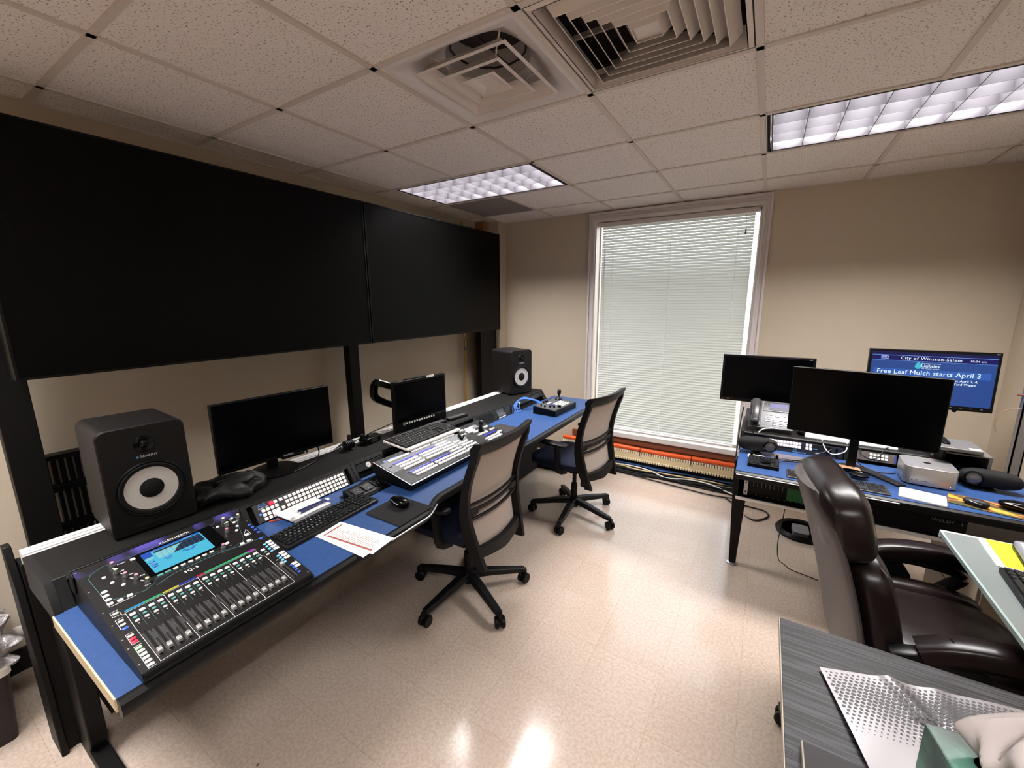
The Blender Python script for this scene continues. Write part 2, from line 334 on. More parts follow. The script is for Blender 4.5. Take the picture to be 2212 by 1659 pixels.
troffer(X0+4*FT,FT*-3,'louvred fluorescent light in the ceiling over the wood grain desk',PW)
# air diffusers
VENT=mat('painted_diffuser_metal',(214,204,198),.45,var=.05,scale=4); DARKD=mat('dark_duct_inside',(60,56,56),.8,var=.3,scale=5)
def sqring(g,a0,z0,a1,z1,th=.003,m=0):
    """one square louvre cone from half-size a0 at z0 to a1 at z1"""
    for k in range(4):
        c,s=[(1,0),(0,1),(-1,0),(0,-1)][k]
        rot=lambda p:(p[0]*c-p[1]*s,p[0]*s+p[1]*c,p[2])
        vs=[(a0,-a0,z0),(a0,a0,z0),(a1,a1,z1),(a1,-a1,z1),(a0+th,-a0-th,z0),(a0+th,a0+th,z0),(a1+th,a1+th,z1),(a1+th,-a1-th,z1)]
        g.add([rot(v) for v in vs],[(0,1,2,3),(4,5,6,7),(0,1,5,4),(3,2,6,7)],m)
t=thing('air_diffuser','square supply air diffuser of three stepped cones in a recessed pan','air diffuser',(X0+2.5*FT,FT/2,H))
PANM=mat('white_diffuser_pan',(214,208,206),.4,var=.03)
g=G(); A=FT/2-.002; n=8
sqring(g,A-.012,-.001,A-.03,-.003); 
# sides slope up into a round neck
rings=[]
for k in range(7):
    f=k/6; r=[]
    for j in range(48):
        q=2*PI*j/48; c,s_=math.cos(q),math.sin(q); m_=max(abs(c),abs(s_)); sq=((A-.03)/m_); rd=.165; rr=sq*(1-f)+rd*f if f<1 else rd
        r.append(Vector((rr*c,rr*s_,-.003+.085*f**1.3)))
    rings.append(r)
g.loft(rings,False); g.build('pan',PANM,t,sharp=50)
G().lathe([(.165,.082),(.160,.10),(.158,.20)],40,cap=False).build('duct_collar',PANM,t); G().lathe([(.16,.19),(.16,.195)],32).build('duct_damper',DARKD,t)
g=G(); g.tube([(.15*math.cos(q),.15*math.sin(q),.12) for q in [2*PI*k/16 for k in range(17)]],.004,6,1); g.cyl((-.15,0,.12),(.15,0,.12),.003); g.cyl((0,-.15,.12),(0,.15,.12),.003); g.build('neck_spider',DARKD,t)
for a,b,z0,z1 in ((.205,.155,-.012,.03),(.135,.095,-.014,.025)):
    g=G(); sqring(g,a,z0,a-.012,z0-.001); sqring(g,a-.012,z0,b,z1); g.build('cone',VENT,t)
g=G(); sqring(g,.070,-.014,.062,-.015); sqring(g,.062,-.014,.032,.002); g.b2((-.034,-.034,.000),(.034,.034,.003)); g.cyl((0,0,-.001),(0,0,.001),.004,m=0); g.build('centre_cone',VENT,t)
for sx,sy in ((1,1),(-1,1),(1,-1),(-1,-1)): G().tube([(sx*.1,sy*.1,.0),(sx*.12,sy*.12,.04),(sx*.19,sy*.19,.07)],.003,6).build('bracket',VENT,t)
t=thing('air_diffuser','square return air diffuser of many nested louvres cut by the top of the photo','air diffuser',(X0+3.5*FT,FT/2,H))
g=G(); A=FT/2-.014; sqring(g,A-.006,-.004,A-.022,-.008); sqring(g,A-.022,-.008,A-.026,.06); g.build('outer_frame',VENT,t)
for k in range(6):
    a=.250-k*.036; g=G(); sqring(g,a-.03,-.012,a,.032,.0025); sqring(g,a-.031,-.014,a-.029,-.011,.003); g.build('louvre_ring',VENT,t)
g=G(); g.loft([[(sx*.045,sy*.045,-.006) for sx,sy in((1,1),(-1,1),(-1,-1),(1,-1))],[(sx*.001,sy*.001,-.03+.05) for sx,sy in((1,1),(-1,1),(-1,-1),(1,-1))]]); g.build('centre_pyramid',VENT,t)
g=G(); g.b2((-.29,-.29,.16),(.29,.29,.164))
for s in(-1,1): g.b2((s*.29-.002,-.29,.0),(s*.29+.002,.29,.164)); g.b2((-.29,s*.29-.002,0),(.29,s*.29+.002,.164))
g.build('duct_box',DARKD,t)
g=G(); g.b2((-.004,-.25,.034),(.004,.25,.05)); g.b2((-.25,-.004,.034),(.25,.004,.05)); g.build('cross_bar',VENT,t)
# ================================================================= left console desk
BLUE=mat('blue_laminate_top',(42,70,118),.42,var=.22,scale=55,spec=.4)
EDGE=mat('black_padded_edge',(15,14,15),.4,var=.1,scale=80,bump=.1)
ZT=.74; ZR=.825; YL0,YL1=-1.0,2.42
t=thing('console_desk','long blue topped control console under the two wall screens','desk',(0,0,0)); DL=t
# worktop outline (x = distance from the screen wall), S-curve step in the front edge
def front(y):
    s=lambda a,b,v:max(0,min(1,(v-a)/(b-a))); k=s(.02,.20,y); k=k*k*(3-2*k); return 1.585-.062*k
yy=[YL0+i*(YL1-YL0)/80 for i in range(81)]
g=G(); g.prism([(1.045,YL0)]+[(front(y)-.03,y) for y in yy]+[(1.045,YL1)],ZT-.035,ZT); g.build('worktop',BLUE,t)
g=G()
prof=lambda x:[(x-.03,ZT-.001),(x-.016,ZT+.001),(x-.004,ZT-.006),(x,ZT-.02),(x-.003,ZT-.036),(x-.018,ZT-.048),(x-.03,ZT-.048)]
g.loft([[Vector((px,y,pz)) for px,pz in prof(front(y))] for y in yy]); g.build('front_edge',EDGE,t)
bx('worktop_end',(1.045,YL0-.004,ZT-.037),(1.553,YL0,ZT-.001),mat('cream_edge_band',(190,172,140),.5),t)
# S-shaped metal trim strip on the step of the edge
G().tube([(front(y)+.001,y,ZT-.018) for y in [ -.18,-.10,-.03,.02,.06,.10,.14]],.0035,8).build('edge_trim',SIL,t)
# riser: laminate top, sloped bay fronts, end cheek
g=G(); g.prism([(.735,ZR-.02),(.985,ZR-.02),(.992,ZR-.006),(.99,ZR),(.735,ZR)],YL0+.02,2.25,Matrix(((1,0,0,0),(0,0,1,0),(0,1,0,0),(0,0,0,1)))); g.build('riser_top',LAM,t,bev=.002)
RB=mat('charcoal_riser_frame',(22,21,21),.5,var=.08,scale=120)
RBK=mat('dark_rack_cavity',(9,9,10),.7)
g=G(); g.b2((.74,YL0+.02,ZT),(.93,2.25,ZR-.02)); g.build('riser_body',RBK,t)
bays=[-.98,-.45,.09,.63,1.17,1.705,2.24]
O0=Vector((.992,0,ZR-.004)); V0=Vector((.055,0,-.083)).normalized(); N0=V0.cross(Vector((0,1,0)))
def P(y,v,o=0): return O0+Vector((0,y,0))+V0*v+N0*o
def slab(g,y0,y1,v0,v1,o0,o1,m=0):
    vs=[P(y,v,o) for y in(y0,y1) for v in(v0,v1) for o in(o0,o1)]
    g.add(vs,[(0,1,3,2),(4,6,7,5),(0,4,5,1),(2,3,7,6),(0,2,6,4),(1,5,7,3)],m)
for i in range(6):
    a,b=bays[i],bays[i+1]; g=G()
    slab(g,a+.0015,a+.022,0,.103,-.02,0); slab(g,b-.022,b-.0015,0,.103,-.02,0); slab(g,a+.022,b-.022,0,.010,-.02,0); slab(g,a+.022,b-.022,.098,.103,-.02,0)
    g.build('bay_frame',RB,t,bev=.001)
g=G(); slab(g,-.98,2.24,.002,.10,-.06,-.05); g.build('bay_back',RBK,t)
for y0,y1 in ((YL0,YL0+.02),(2.24,2.26)):
    g=G(); g.prism([(.735,ZT-.03),(1.05,ZT-.03),(1.05,ZT+.002),(.995,ZR),(.735,ZR)],y0+.001,y1,Matrix(((1,0,0,0),(0,0,1,0),(0,1,0,0),(0,0,0,1)))); g.build('riser_cheek',RB,t)
g=G(); slab(g,YL0+.02,-.952,0,.1,-.018,.0005); g.build('rack_ear',BLKS,t)
# aluminium back rail
g=G()
for x0,x1,z in ((.668,.694,ZR+.004),(.697,.716,ZR+.002),(.719,.735,ZR-.002)): g.b2((x0,YL0+.005,z-.02),(x1,1.93,z))
g.b2((.668,YL0+.005,ZR-.045),(.735,1.93,ZR-.018)); g.build('slot_rail',ALU,t,bev=.0012)
# end frame and legs
FR=mat('black_steel_frame',(11,10,10),.5,spec=.3,var=.15,scale=40)
g=G(); g.prism([(.56,ZR+.002),(.60,ZR+.002),(.66,.70),(.70,.30),(.70,0),(.56,0)],YL0-.022,YL0-.002,Matrix(((1,0,0,0),(0,0,1,0),(0,1,0,0),(0,0,0,1)))); g.build('end_panel',FR,t,bev=.003)
g=G(); g.b2((.60,YL0,.0),(.68,YL0+.04,ZR-.05)); g.build('rear_post',FR,t)
for y in (YL0+.03,1.03,2.3):
    g=G(); g.prism([(.70,.02),(.80,.02),(.85,.10),(.85,.64),(1.48,.66),(1.48,ZT-.037),(.70,ZT-.037)],y,y+.05,Matrix(((1,0,0,0),(0,0,1,0),(0,1,0,0),(0,0,0,1))))
    g.b2((.62,y,.0),(1.18,y+.05,.05)); g.build('leg',FR,t,bev=.004)
G().b2((1.10,YL0+.015,.655),(1.45,YL0+.027,.667)).build('cream_bracket',mat('cream_bracket_metal',(205,195,170),.4),t)
bx('equipment_pedestal',(.66,.82,.03),(.96,2.25,.68),RBK,t); bx('cable_tray',(.62,YL0+.1,.16),(.84,YL1-.1,.62),RBK,t)
bx('under_beam',(.86,YL0+.08,.60),(.92,YL1-.1,.69),FR,t)
# pop-up sockets set in the worktop
p=thing('desk_socket','black pop up socket box in the blue worktop beside the long keyboard','socket',(1.175,.035,ZT+.001)); 
g=G(); g.plate(.115,.22,.004,.006); g.build('bezel',BLKS,p)
g=G(); g.prism([(-.045,0),(.045,0),(.040,.008),(-.035,.030),(-.045,.030)],-.10,.10,Matrix(((1,0,0,0),(0,0,1,0),(0,1,0,.003),(0,0,0,1)))); g.build('housing',BLKS,p,bev=.002)
for y in (-.055,.005,.065):
    T=Matrix.Translation((.003,y,.0232))@Matrix.Rotation(R(16.3),4,'Y')
    g=G(); g.plate(.05,.05,.003,.002,T=T); o=g.build('outlet',BLKS,p,bev=.0008)
    g=G(); 
    for a,b in((-.008,-.008),(-.008,.008),(.010,0)): g.box(T@Vector((a,b,.0035)),(.009,.003,.0008),(0,R(23.5),0))
    g.build('outlet_slot',MGR,o)
# small blue cover flap behind the sockets, near the bay
bx('cover_flap',(1.05,.10,ZT+.002),(1.075,.30,ZT+.012),BLUE,t)
# ----------------------------------------------------------------- rack gear in the bays
def place(o,y,v,off=0):
    loc,e=frame(P(y,v,off),(0,1,0),V0); o.location=loc; o.rotation_euler=e
KEYW=mat('backlit_white_key',(235,232,226),.5,emit=(235,232,226),es=.22)
t=thing('router_panel','router control panel with rows of white square keys and one red key','control panel'); place(t,-.405,.0115,.001)
G().b2((0,-.0815,-.006),(.45,0,0)).build('face',mat('panel_charcoal',(52,48,50),.5),t,bev=.001)
KEYM=G().plate(.0135,.0135,.005,.0022,top=.0012,seg=2).build('key',KEYW,t)
pos=[(.138+.01945*c,.0175+.0188*r) for r in range(4) for c in range(16)]+[(.0915,.0175),(.1155,.0175),(.034,.036),(.053,.036),(.072,.036),(.091,.036),(.033,.055),(.052,.055),(.072,.055),(.091,.055),(.114,.055),(.033,.073),(.052,.073),(.072,.073),(.091,.073)]
KEYM.location=(pos[0][0],-pos[0][1],0)
for x,y in pos[1:]: inst(KEYM,t,(x,-y,0))
o=G().plate(.017,.017,.006,.003,top=.0015,seg=2).build('red_key',mat('lit_red_key',(205,20,60),.5,emit=(230,25,70),es=.8),t,(.0725,-.0175,0)); o['label']='red lit key'
G().cyl((.018,-.047,0),(.018,-.047,.003),.004).build('blue_led',glow('blue_led',(60,120,255),3),t)
texts('panel_logo',[('AJA',.018,-.012,.021,'LEFT',0,1.1)],mat('blue_logo_print',(70,120,190),.5),t,(0,0,.0004))
texts('panel_model_text',[('KUMO CP2',.018,-.024,.0085)],LINEM,t,(0,0,.0004))
g=G(); 
for a,b,w,h in ((.128,.0265,.0008,.045),(.282,.0455,.308,.0008),(.06,.0455,.085,.0008),(.102,.06,.0008,.03)): g.box((a,-b,.0003),(w,h,.0006))
g.build('panel_lines',MGR,t)
# far bays: rack gear
def rackpanel(name,label,y,v,w,h):
    t=thing(name,label,'rack unit'); place(t,y,v,.001); G().b2((0,-h,-.02),(w,0,0)).build('face',BLKS,t,bev=.001); return t
t=rackpanel('audio_unit','black rack unit with round coloured sticker behind the production switcher',.113,.014,.49,.040)
o=G().cyl((.076,-.019,0),(.076,-.019,.0012),.0165,n=32).build('sticker',mat('sticker_white',(225,225,225),.4),t); o['label']='round sticker with coloured ring'
g=G()
for k in range(36):
    a0,a1=2*PI*k/36,2*PI*(k+1)/36; g.quad([(.076+r*math.cos(a),-.019+r*math.sin(a),.0015) for r,a in ((.0165,a0),(.0165,a1),(.0135,a1),(.0135,a0))],m=k//9)
g.build('sticker_ring',[mat('ring_red',(200,70,60)),mat('ring_blue',(60,110,190)),mat('ring_green',(70,150,110)),mat('ring_rust',(190,90,60))],o,flat=True)
texts('sticker_text',[('Live',.076,-.019,.012,'CENTER')],MGR,o,(0,0,.0016))
t=rackpanel('audio_unit','slim rack unit with small lit buttons right of the production switcher',.66,.045,.48,.044)
for k in range(6): G().cyl((.06+.03*k,-.022,0),(.06+.03*k,-.022,.004),.006,n=12).build('knob',[BLKS,WHT][k%2],t)
for k in range(5): G().b2((.30+.018*k,-.026,0),(.312+.018*k,-.018,.002)).build('button',MGR,t)
texts('maker_text',[('AUDIO',.42,-.012,.008)],LINEM,t,(0,0,.0004))
t=rackpanel('display_unit','rack unit with small grid screen and tiny white buttons near the far end',1.195,.0115,.485,.085)
bx('display',(.02,-.07,0),(.19,-.012,.001),SCR,t); G().b2((.245,-.068,0),(.345,-.010,.0012)).build('meter_screen',mat('meter_screen_dim',(40,42,46),.3),t)
texts('meter_lines',[('||||||||||||',.25,-.04,.035,'LEFT',R(-12))],MGR,t,(0,0,.0013),ext=.0001)
for k in range(7): G().b2((.245+.014*k,-.080,0),(.253+.014*k,-.073,.002)).build('button',WHT,t)
for k in range(8): G().b2((.375+.024*(k%3),-.022-.018*(k//3),0),(.390+.024*(k%3),-.014-.018*(k//3),.002)).build('key',DGR,t)
t=rackpanel('socket_unit','dark rack unit with single white switch under the far loudspeaker',1.73,.014,.485,.04)
G().b2((.06,-.026,0),(.072,-.012,.004)).build('switch',WHT,t)
for k in range(4): G().b2((.30+.03*k,-.03,0),(.322+.03*k,-.01,.003)).build('port',DGR,t)
# ================================================================= digital mixer
t=thing('audio_mixer','black digital mixing desk with lit cyan screen and rows of faders','mixer'); MX=t
loc,e=frame((1.09,-.953,.872),(0,1,0),(.495,0,-.1)); t.location=loc; t.rotation_euler=e
W,Lm=.445,.492
PANEL,n,l,b=nt('mixer_panel'); b.inputs['Base Color'].default_value=lin((34,31,32)); b.inputs['Roughness'].default_value=.42
tc=n.new('ShaderNodeTexCoord'); sp=n.new('ShaderNodeSeparateXYZ'); l.new(tc.outputs['Object'],sp.inputs[0])
no=n.new('ShaderNodeTexNoise'); no.inputs['Scale'].default_value=9; mp=n.new('ShaderNodeMapping'); mp.inputs['Scale'].default_value=(1,.2,1); l.new(tc.outputs['Object'],mp.inputs[0]); l.new(mp.outputs[0],no.inputs[0])
# violet-blue glow spots along the panel's top edge, painted into its colour
mr=n.new('ShaderNodeMapRange'); mr.inputs['From Min'].default_value=-.050; mr.inputs['From Max'].default_value=-.012; l.new(sp.outputs['Y'],mr.inputs[0])
c1=n.new('ShaderNodeValToRGB'); c1.color_ramp.elements[0].position=.48; c1.color_ramp.elements[0].color=(0,0,0,1); c1.color_ramp.elements[1].position=.62; c1.color_ramp.elements[1].color=(1,1,1,1); l.new(no.outputs['Fac'],c1.inputs[0])
mu=n.new('ShaderNodeMath'); mu.operation='MULTIPLY'; l.new(mr.outputs[0],mu.inputs[0]); l.new(c1.outputs[0],mu.inputs[1])
mx=n.new('ShaderNodeMixRGB'); mx.inputs[1].default_value=lin((17,15,15)); mx.inputs[2].default_value=lin((70,62,135)); b.inputs['Specular IOR Level'].default_value=.3; l.new(mu.outputs[0],mx.inputs[0]); l.new(mx.outputs[0],b.inputs['Base Color'])
V=Vector((.495,0,-.1)).normalized(); zc=V.x  # panel tilt
tan=.1/.495
# body: wedge from the desk to the panel, rounded nose
g=G()
def side(x): # (y,z) profile in panel-local frame
    return [Vector((x,0,0)),Vector((x,0,-.012)),Vector((x,.012,-.016)),Vector((x,.006,-.128)),Vector((x,-.38,-.054)),Vector((x,-Lm-.006,-.030)),Vector((x,-Lm-.010,-.014)),Vector((x,-Lm-.003,-.002)),Vector((x,-Lm,0))]
g.loft([side(0),side(W)]); g.build('body',BLKS,t,bev=.003)
G().b2((.0,-Lm,-.001),(W,0,.0006)).build('panel',PANEL,t)
g=G(); g.b2((-.004,-.0,-.05),(W+.004,.012,.004)); g.b2((-.006,-.03,-.06),(0,.012,.003)); g.b2((W,-.03,-.06),(W+.006,.012,.003)); g.build('back_lip',BLKS,t,bev=.003)
# screen
CY=glow('mixer_screen_cyan',(80,195,228),.95); DN=glow('mixer_screen_navy',(26,56,92),.5); PL=glow('mixer_screen_pale',(140,212,220),.95); BL=glow('mixer_screen_blue',(30,90,200),.9); WHS=glow('mixer_screen_white',(225,240,250),.9)
x0,x1,y0,y1=.143,.306,-.0500,-.1635
bz=bx('screen_bezel',(.128,-.172,.0004),(.345,-.040,.0014),BLKG,t)
sc=thing('x','','') ; D.objects.remove(sc)
g=G(); g.b2((x0,y1,.0014),(x1,y0,.0018)); s_=g.build('screen',CY,t)
def rr(name,a,b,m,z=.0018,dz=.0002): G().b2((a[0],a[1],z),(b[0],b[1],z+dz)).build(name,m,s_,flat=True)
rr('title_bar',(x0,y0-.007),(x1,y0),BL); rr('side_tab',(x0,y0-.030),(x0+.024,y0-.007),BL); rr('side_field',(x0+.002,y0-.042),(x0+.022,y0-.031),PL)
gx0,gx1,gy0,gy1=x0+.030,x1-.004,y0-.054,y0-.010
rr('graph_area',(gx0,gy0),(gx1,gy1),DN)
g=G(); pts=[]
for i in range(13):
    u=i/12; pts.append((gx0+.040+.040*u,gy0+(gy1-gy0)*.80*math.sin(u*PI/2)))
g.add([(gx0,gy0,.0021)]+[(x,y,.0021) for x,y in pts]+[(gx0,gy0+(gy1-gy0)*.8,.0021)],[tuple(range(15))]); g.build('response_curve',PL,s_,flat=True)
g=G()
for k in range(1,9): g.b2((gx0+(gx1-gx0)*k/9-.0003,gy0,.0022),(gx0+(gx1-gx0)*k/9+.0003,gy1,.0024))
g.b2((gx0,gy0+.80*(gy1-gy0)-.0004,.0022),(gx1,gy0+.8*(gy1-gy0)+.0004,.0024)); g.build('graph_lines',glow('mixer_screen_line',(120,165,195),.4),s_,flat=True)
g=G()
for a,b,c,d in ((.040,-.066,.060,-.062),(.045,-.073,.055,-.069),(.088,-.066,.130,-.062),(.096,-.073,.122,-.069),(.004,-.060,.018,-.054),(.004,-.078,.020,-.070),(.006,-.087,.018,-.082)): g.b2((x0+a,y0+b,.0019),(x0+c,y0+d,.0021))
g.build('value_fields',BL,s_,flat=True)
texts('screen_text',[('HPF',x0+.046,y0-.064,.004),('Threshold',x0+.1,y0-.064,.004),('PEQ',x0+.006,y0-.057,.004),('GEQ',x0+.006,y0-.074,.004),('Ch 1',x0+.03,y0-.004,.005),('Scene 10:34',x1-.05,y0-.004,.005)],WHS,s_,(0,0,.0021),ext=.0001)
texts('maker_text',[('ALLEN',.2000,-.0290,.0125,'LEFT',0,1.1),('HEATH',.2420,-.0290,.0125,'LEFT',0,1.1)],LINEM,t,(0,0,.0008))
texts('ampersand',[('&',.2335,-.0290,.0095,'LEFT')],mat('red_print',(170,50,80)),t,(0,0,.0008))
texts('model_text',[('SQ-5',.196,-.2165,.0155,'LEFT',0,1.25)],LINEM,t,(0,0,.0008))
# printed outlines
def poly(g,pts,w=.0009,z=.0007,closed=False):
    pts=list(pts)+([pts[0]] if closed else [])
    for a,b in zip(pts,pts[1:]):
        a=Vector((a[0],-a[1],z)); b=Vector((b[0],-b[1],z)); d=(b-a).normalized(); nn=Vector((-d.y,d.x,0))*w/2; e=d*w/2
        g.add([a-e+nn,a-e-nn,b+e-nn,b+e+nn],[(0,1,2,3)])
g=G()
poly(g,[(.0325,.252),(.0325,.268),(.039,.268)]); poly(g,[(.039,.265),(.387,.265)],.0006)
CH=[.0503+.0868*(i//4)+.0207*(i%4) for i in range(16)]
for x in (.0395,.1250,.2118,.2985): poly(g,[(x,.268),(x-.001,.33),(x+.0004,.485)])
poly(g,[(.0395,.485),(.388,.485),(.388,.315),(.381,.305),(.381,.27)])
for y0_,y1_ in ((.240,.262),(.277,.318),(.345,.388),(.398,.486)): poly(g,[(.031,y0_),(.0155,y0_),(.0155,y1_),(.031,y1_)])
poly(g,[(.0225,.148),(.0225,.2165),(.078,.2165)]); poly(g,[(.357,.2135),(.402,.2135),(.402,.20)])
poly(g,[(.403,.048),(.424,.048),(.424,.075),(.403,.075)],closed=True); poly(g,[(.397,.165),(.415,.142),(.415,.178),(.397,.178)],closed=True)
g.build('printed_frames',LINEM,t,flat=True)
g=G(); poly(g,[(.020,.065),(.022,.165),(.040,.195),(.10,.216),(.128,.20),(.135,.186),(.30,.190),(.345,.205),(.385,.19),(.395,.15),(.425,.05),(.41,.02),(.37,.02),(.355,.04),(.12,.035),(.06,.03),(.03,.045)],.0007,closed=True)
poly(g,[(.129,.215),(.175,.199),(.30,.199),(.37,.216),(.445,.222)],.0012)
for i in range(1,16):
    if i%4: poly(g,[(CH[i]-.0103,.268),(CH[i]-.0103,.345)],.0005)
g.build('printed_curves',GLINE,t,flat=True)
# colour strips above the faders
seg=[(.0402,.0814,(40,180,230)),(.0818,.1235,(60,205,130)),(.1262,.1649,(230,220,60)),(.1655,.2100,(45,60,190)),(.2125,.2325,(215,40,70)),(.2330,.2975,(60,205,130)),(.2990,.3597,(60,205,130)),(.3600,.3830,(205,60,215))]
for a,b,c in seg: bx('colour_strip',(a,-.2625,.0008),(b,-.2565,.0014),glow('strip_%d_%d_%d'%c,c,.85),t)
# buttons
def btnset(name,w,d,m,pts,h=.0025,lab=None,rnd=.002):
    f=None
    for u,v in pts:
        if f is None: f=G().plate(w,d,h,rnd,top=.0008,seg=3).build(name,m,t,(u,-v,.0006)); 
        else: o=inst(f,t,(u,-v,.0006)); 
        if lab: (f if f and (u,v)==pts[0] else o)['label']=lab
    return f
BW=mat('white_rubber_button',(228,225,220),.5); BG=mat('grey_rubber_button',(200,194,186),.55); BT=mat('teal_rubber_button',(70,130,124),.5); BB=mat('blue_rubber_button',(45,85,190),.5,emit=(45,90,200),es=.15); BR=mat('red_rubber_button',(200,35,60),.5,emit=(205,30,60),es=.2)
btnset('mute_button',.0125,.0095,BW,[(x,.2835) for x in CH]+[(.3985,.2835)])
btnset('select_button',.0105,.0078,BT,[(x,.3000) for x in CH]+[(.3985,.300)],rnd=.0037,lab='teal button')
btnset('listen_button',.0105,.0078,BG,[(x-.0005,.3150) for x in CH]+[(.3985,.315)],rnd=.0037)
btnset('round_button',.0098,.0098,BW,[(.0478,.0851),(.0554,.1221),(.0718,.1513),(.411,.0507),(.4067,.0782),(.4034,.1059),(.3915,.1273),(.3584,.0661)],rnd=.0048)
btnset('assign_key',.0125,.0098,BW,[(.0309,.1474),(.0295,.1663),(.0283,.1859),(.0269,.2053),(.0471,.2087),(.0687,.2068),(.1238,.0543),(.3704,.2072),(.3918,.2069),(.3385,.172),(.4035,.172)])
btnset('screen_key',.0125,.008,BG,[(.1882+.02*k,.180) for k in range(6)]); btnset('teal_screen_key',.0145,.008,BT,[(.1497,.180),(.1687,.180)],lab='teal key')
btnset('layer_key',.0125,.0075,BG,[(.024,.252),(.0238,.2887),(.0231,.3050),(.0228,.3560)]); btnset('blue_layer_key',.0125,.008,BB,[(.0232,.3215)],lab='blue key'); btnset('red_layer_key',.0135,.009,BR,[(.0225,.3695),(.0225,.3825)],lab='red key')
btnset('green_layer_key',.0125,.0085,mat('green_lit_button',(150,215,150),.5,emit=(140,220,120),es=.4),[(.0225,.4075)],lab='lit green key'); btnset('bank_key',.0135,.0085,BW,[(.0230,.4215+.0142*k) for k in range(5)])
btnset('blue_soft_key',.0105,.0085,BB,[(.4355,.128+.0195*k) for k in range(4)]+[(.424,.225)],rnd=.004,lab='blue oval key'); 
LB=mat('pale_blue_button',(110,180,225),.5,emit=(110,180,230),es=.3)
btnset('pale_blue_key',.0095,.0075,LB,[(.4155,.262+.0155*k) for k in range(4)]+[(.4155,.345+.0135*k) for k in range(4)],rnd=.0036,lab='pale blue key'); btnset('blue_bank_key',.0095,.0075,BB,[(.4205,.414+.0145*k) for k in range(4)],rnd=.0036,lab='blue key')
for v,nn in ((.258,4),(.338,3),(.412,2)):
    for k in range(nn): bx('paper_label',(.424,-(v+.0155*k)-.0055,.0008),(.4415,-(v+.0155*k)+.0055,.0012),PAPER,t)
# rotary knobs
KN=mat('smoked_chrome_knob',(150,150,152),.22,metal=.8)
caps=[mat('knob_cap_%s'%a,c,.5) for a,c in (('rose',(225,120,140)),('green',(170,215,160)),('amber',(235,205,140)))]
for i,(u,v) in enumerate([(.0765,.050),(.074,.0885),(.0850,.122),(.1020,.150),(.1160,.186),(.3835,.050),(.381,.082),(.3650,.116),(.3205,.187),(.4275,.062)]):
    g=G(); g.lathe([(.0072,0),(.0070,.006),(.0058,.008),(.0056,.016),(.0050,.0172)],18); o=g.build('rotary_knob',KN,t,(u,-v,.0006))
    G().lathe([(.0044,.0170),(.0044,.0176)],14).build('knob_cap',caps[[0,1,0,0,2,2,1,0,0,2][i]],o)
g=G()
for u,v in [(.0765,.06),(.0845,.10),(.0945,.137),(.109,.168),(.384,.066)]: g.box((u,-v,.0009),(.003,.010,.0006),(0,0,R(30)))
g.build('gain_ring_marks',mat('silver_print',(190,190,195),.3),t)
texts('knob_text',[('Preamp',.088,-.050,.0062),('HPF',.083,-.086,.0062),('Gate',.094,-.118,.0062),('PEQ',.112,-.145,.0062),('Comp',.106,-.196,.0055),('Fx',.340,-.19,.006),('LR',.401,-.36,.006),('Sends',.335,-.06,.0055)]+[('ABCDEFGHIJKLMNOP'[i],CH[i]-.002,-.3265,.005) for i in range(16)],LINEM,t,(0,0,.0008))
# fader slots, scales and caps
FS=[(x-.001,.366,.4555) for x in CH]+[(.4015,.366,.392)]
g=G(); g2=G()
for i,(u,v0,v1) in enumerate(FS):
    g.b2((u-.0012,-.474,.0007),(u+.0012,-.362,.0010))
    for k in range(23):
        v=.372+.0043*k
        for sx in(-1,1):
            a=u+sx*.0062; g2.b2((a-.0020,-v-.0004,.0007),(a+.0020,-v+.0004,.0009))
g.build('fader_slots',mat('slot_black',(3,3,3),.9),t); g2.build('fader_scale',mat('grey_print',(120,120,120)),t,flat=True)
m0=bx('level_meter',(-.0032,-.030,0),(.0032,0,.0006),DGR,t); m0.location=(CH[0]+.0095,-.378,.0006)
for x in CH[1:]: inst(m0,t,(x+.0095,-.378,.0006))
FC=mat('silver_fader_cap',(190,188,186),.25,metal=.6); f0=None
for u,v0,v1 in FS:
    if f0 is None:
        g=G(); g.prism([(-.0085,0),(.0085,0),(.0072,.0085),(.0025,.0062),(-.0025,.0062),(-.0072,.0085)],-.0052,.0052,Matrix(((0,0,1,0),(1,0,0,0),(0,1,0,0),(0,0,0,1))))
        f0=g.build('fader',FC,t,(u,-v1,.003),bev=.0006); fl=bx('cap_line',(-.0045,-.0006,.0063),(.0045,.0006,.0068),WHT,f0); ft=bx('fader_stem',(-.001,-.003,-.0025),(.001,.003,0),BLKS,f0)
    else:
        o=inst(f0,t,(u,-v1,.003)); inst(fl,o,(0,0,0)); inst(ft,o,(0,0,0))
for u,v in [(.0065,.012),(.006,.12),(.006,.228),(.006,.29),(.006,.356),(.006,.394),(.006,.46),(.439,.012),(.4405,.10),(.4405,.19),(.4405,.30),(.4405,.40),(.438,.478)]: G().lathe([(.0022,0),(.0018,.0008)],10).build('screw',SIL,t,(u,-v,.0006))
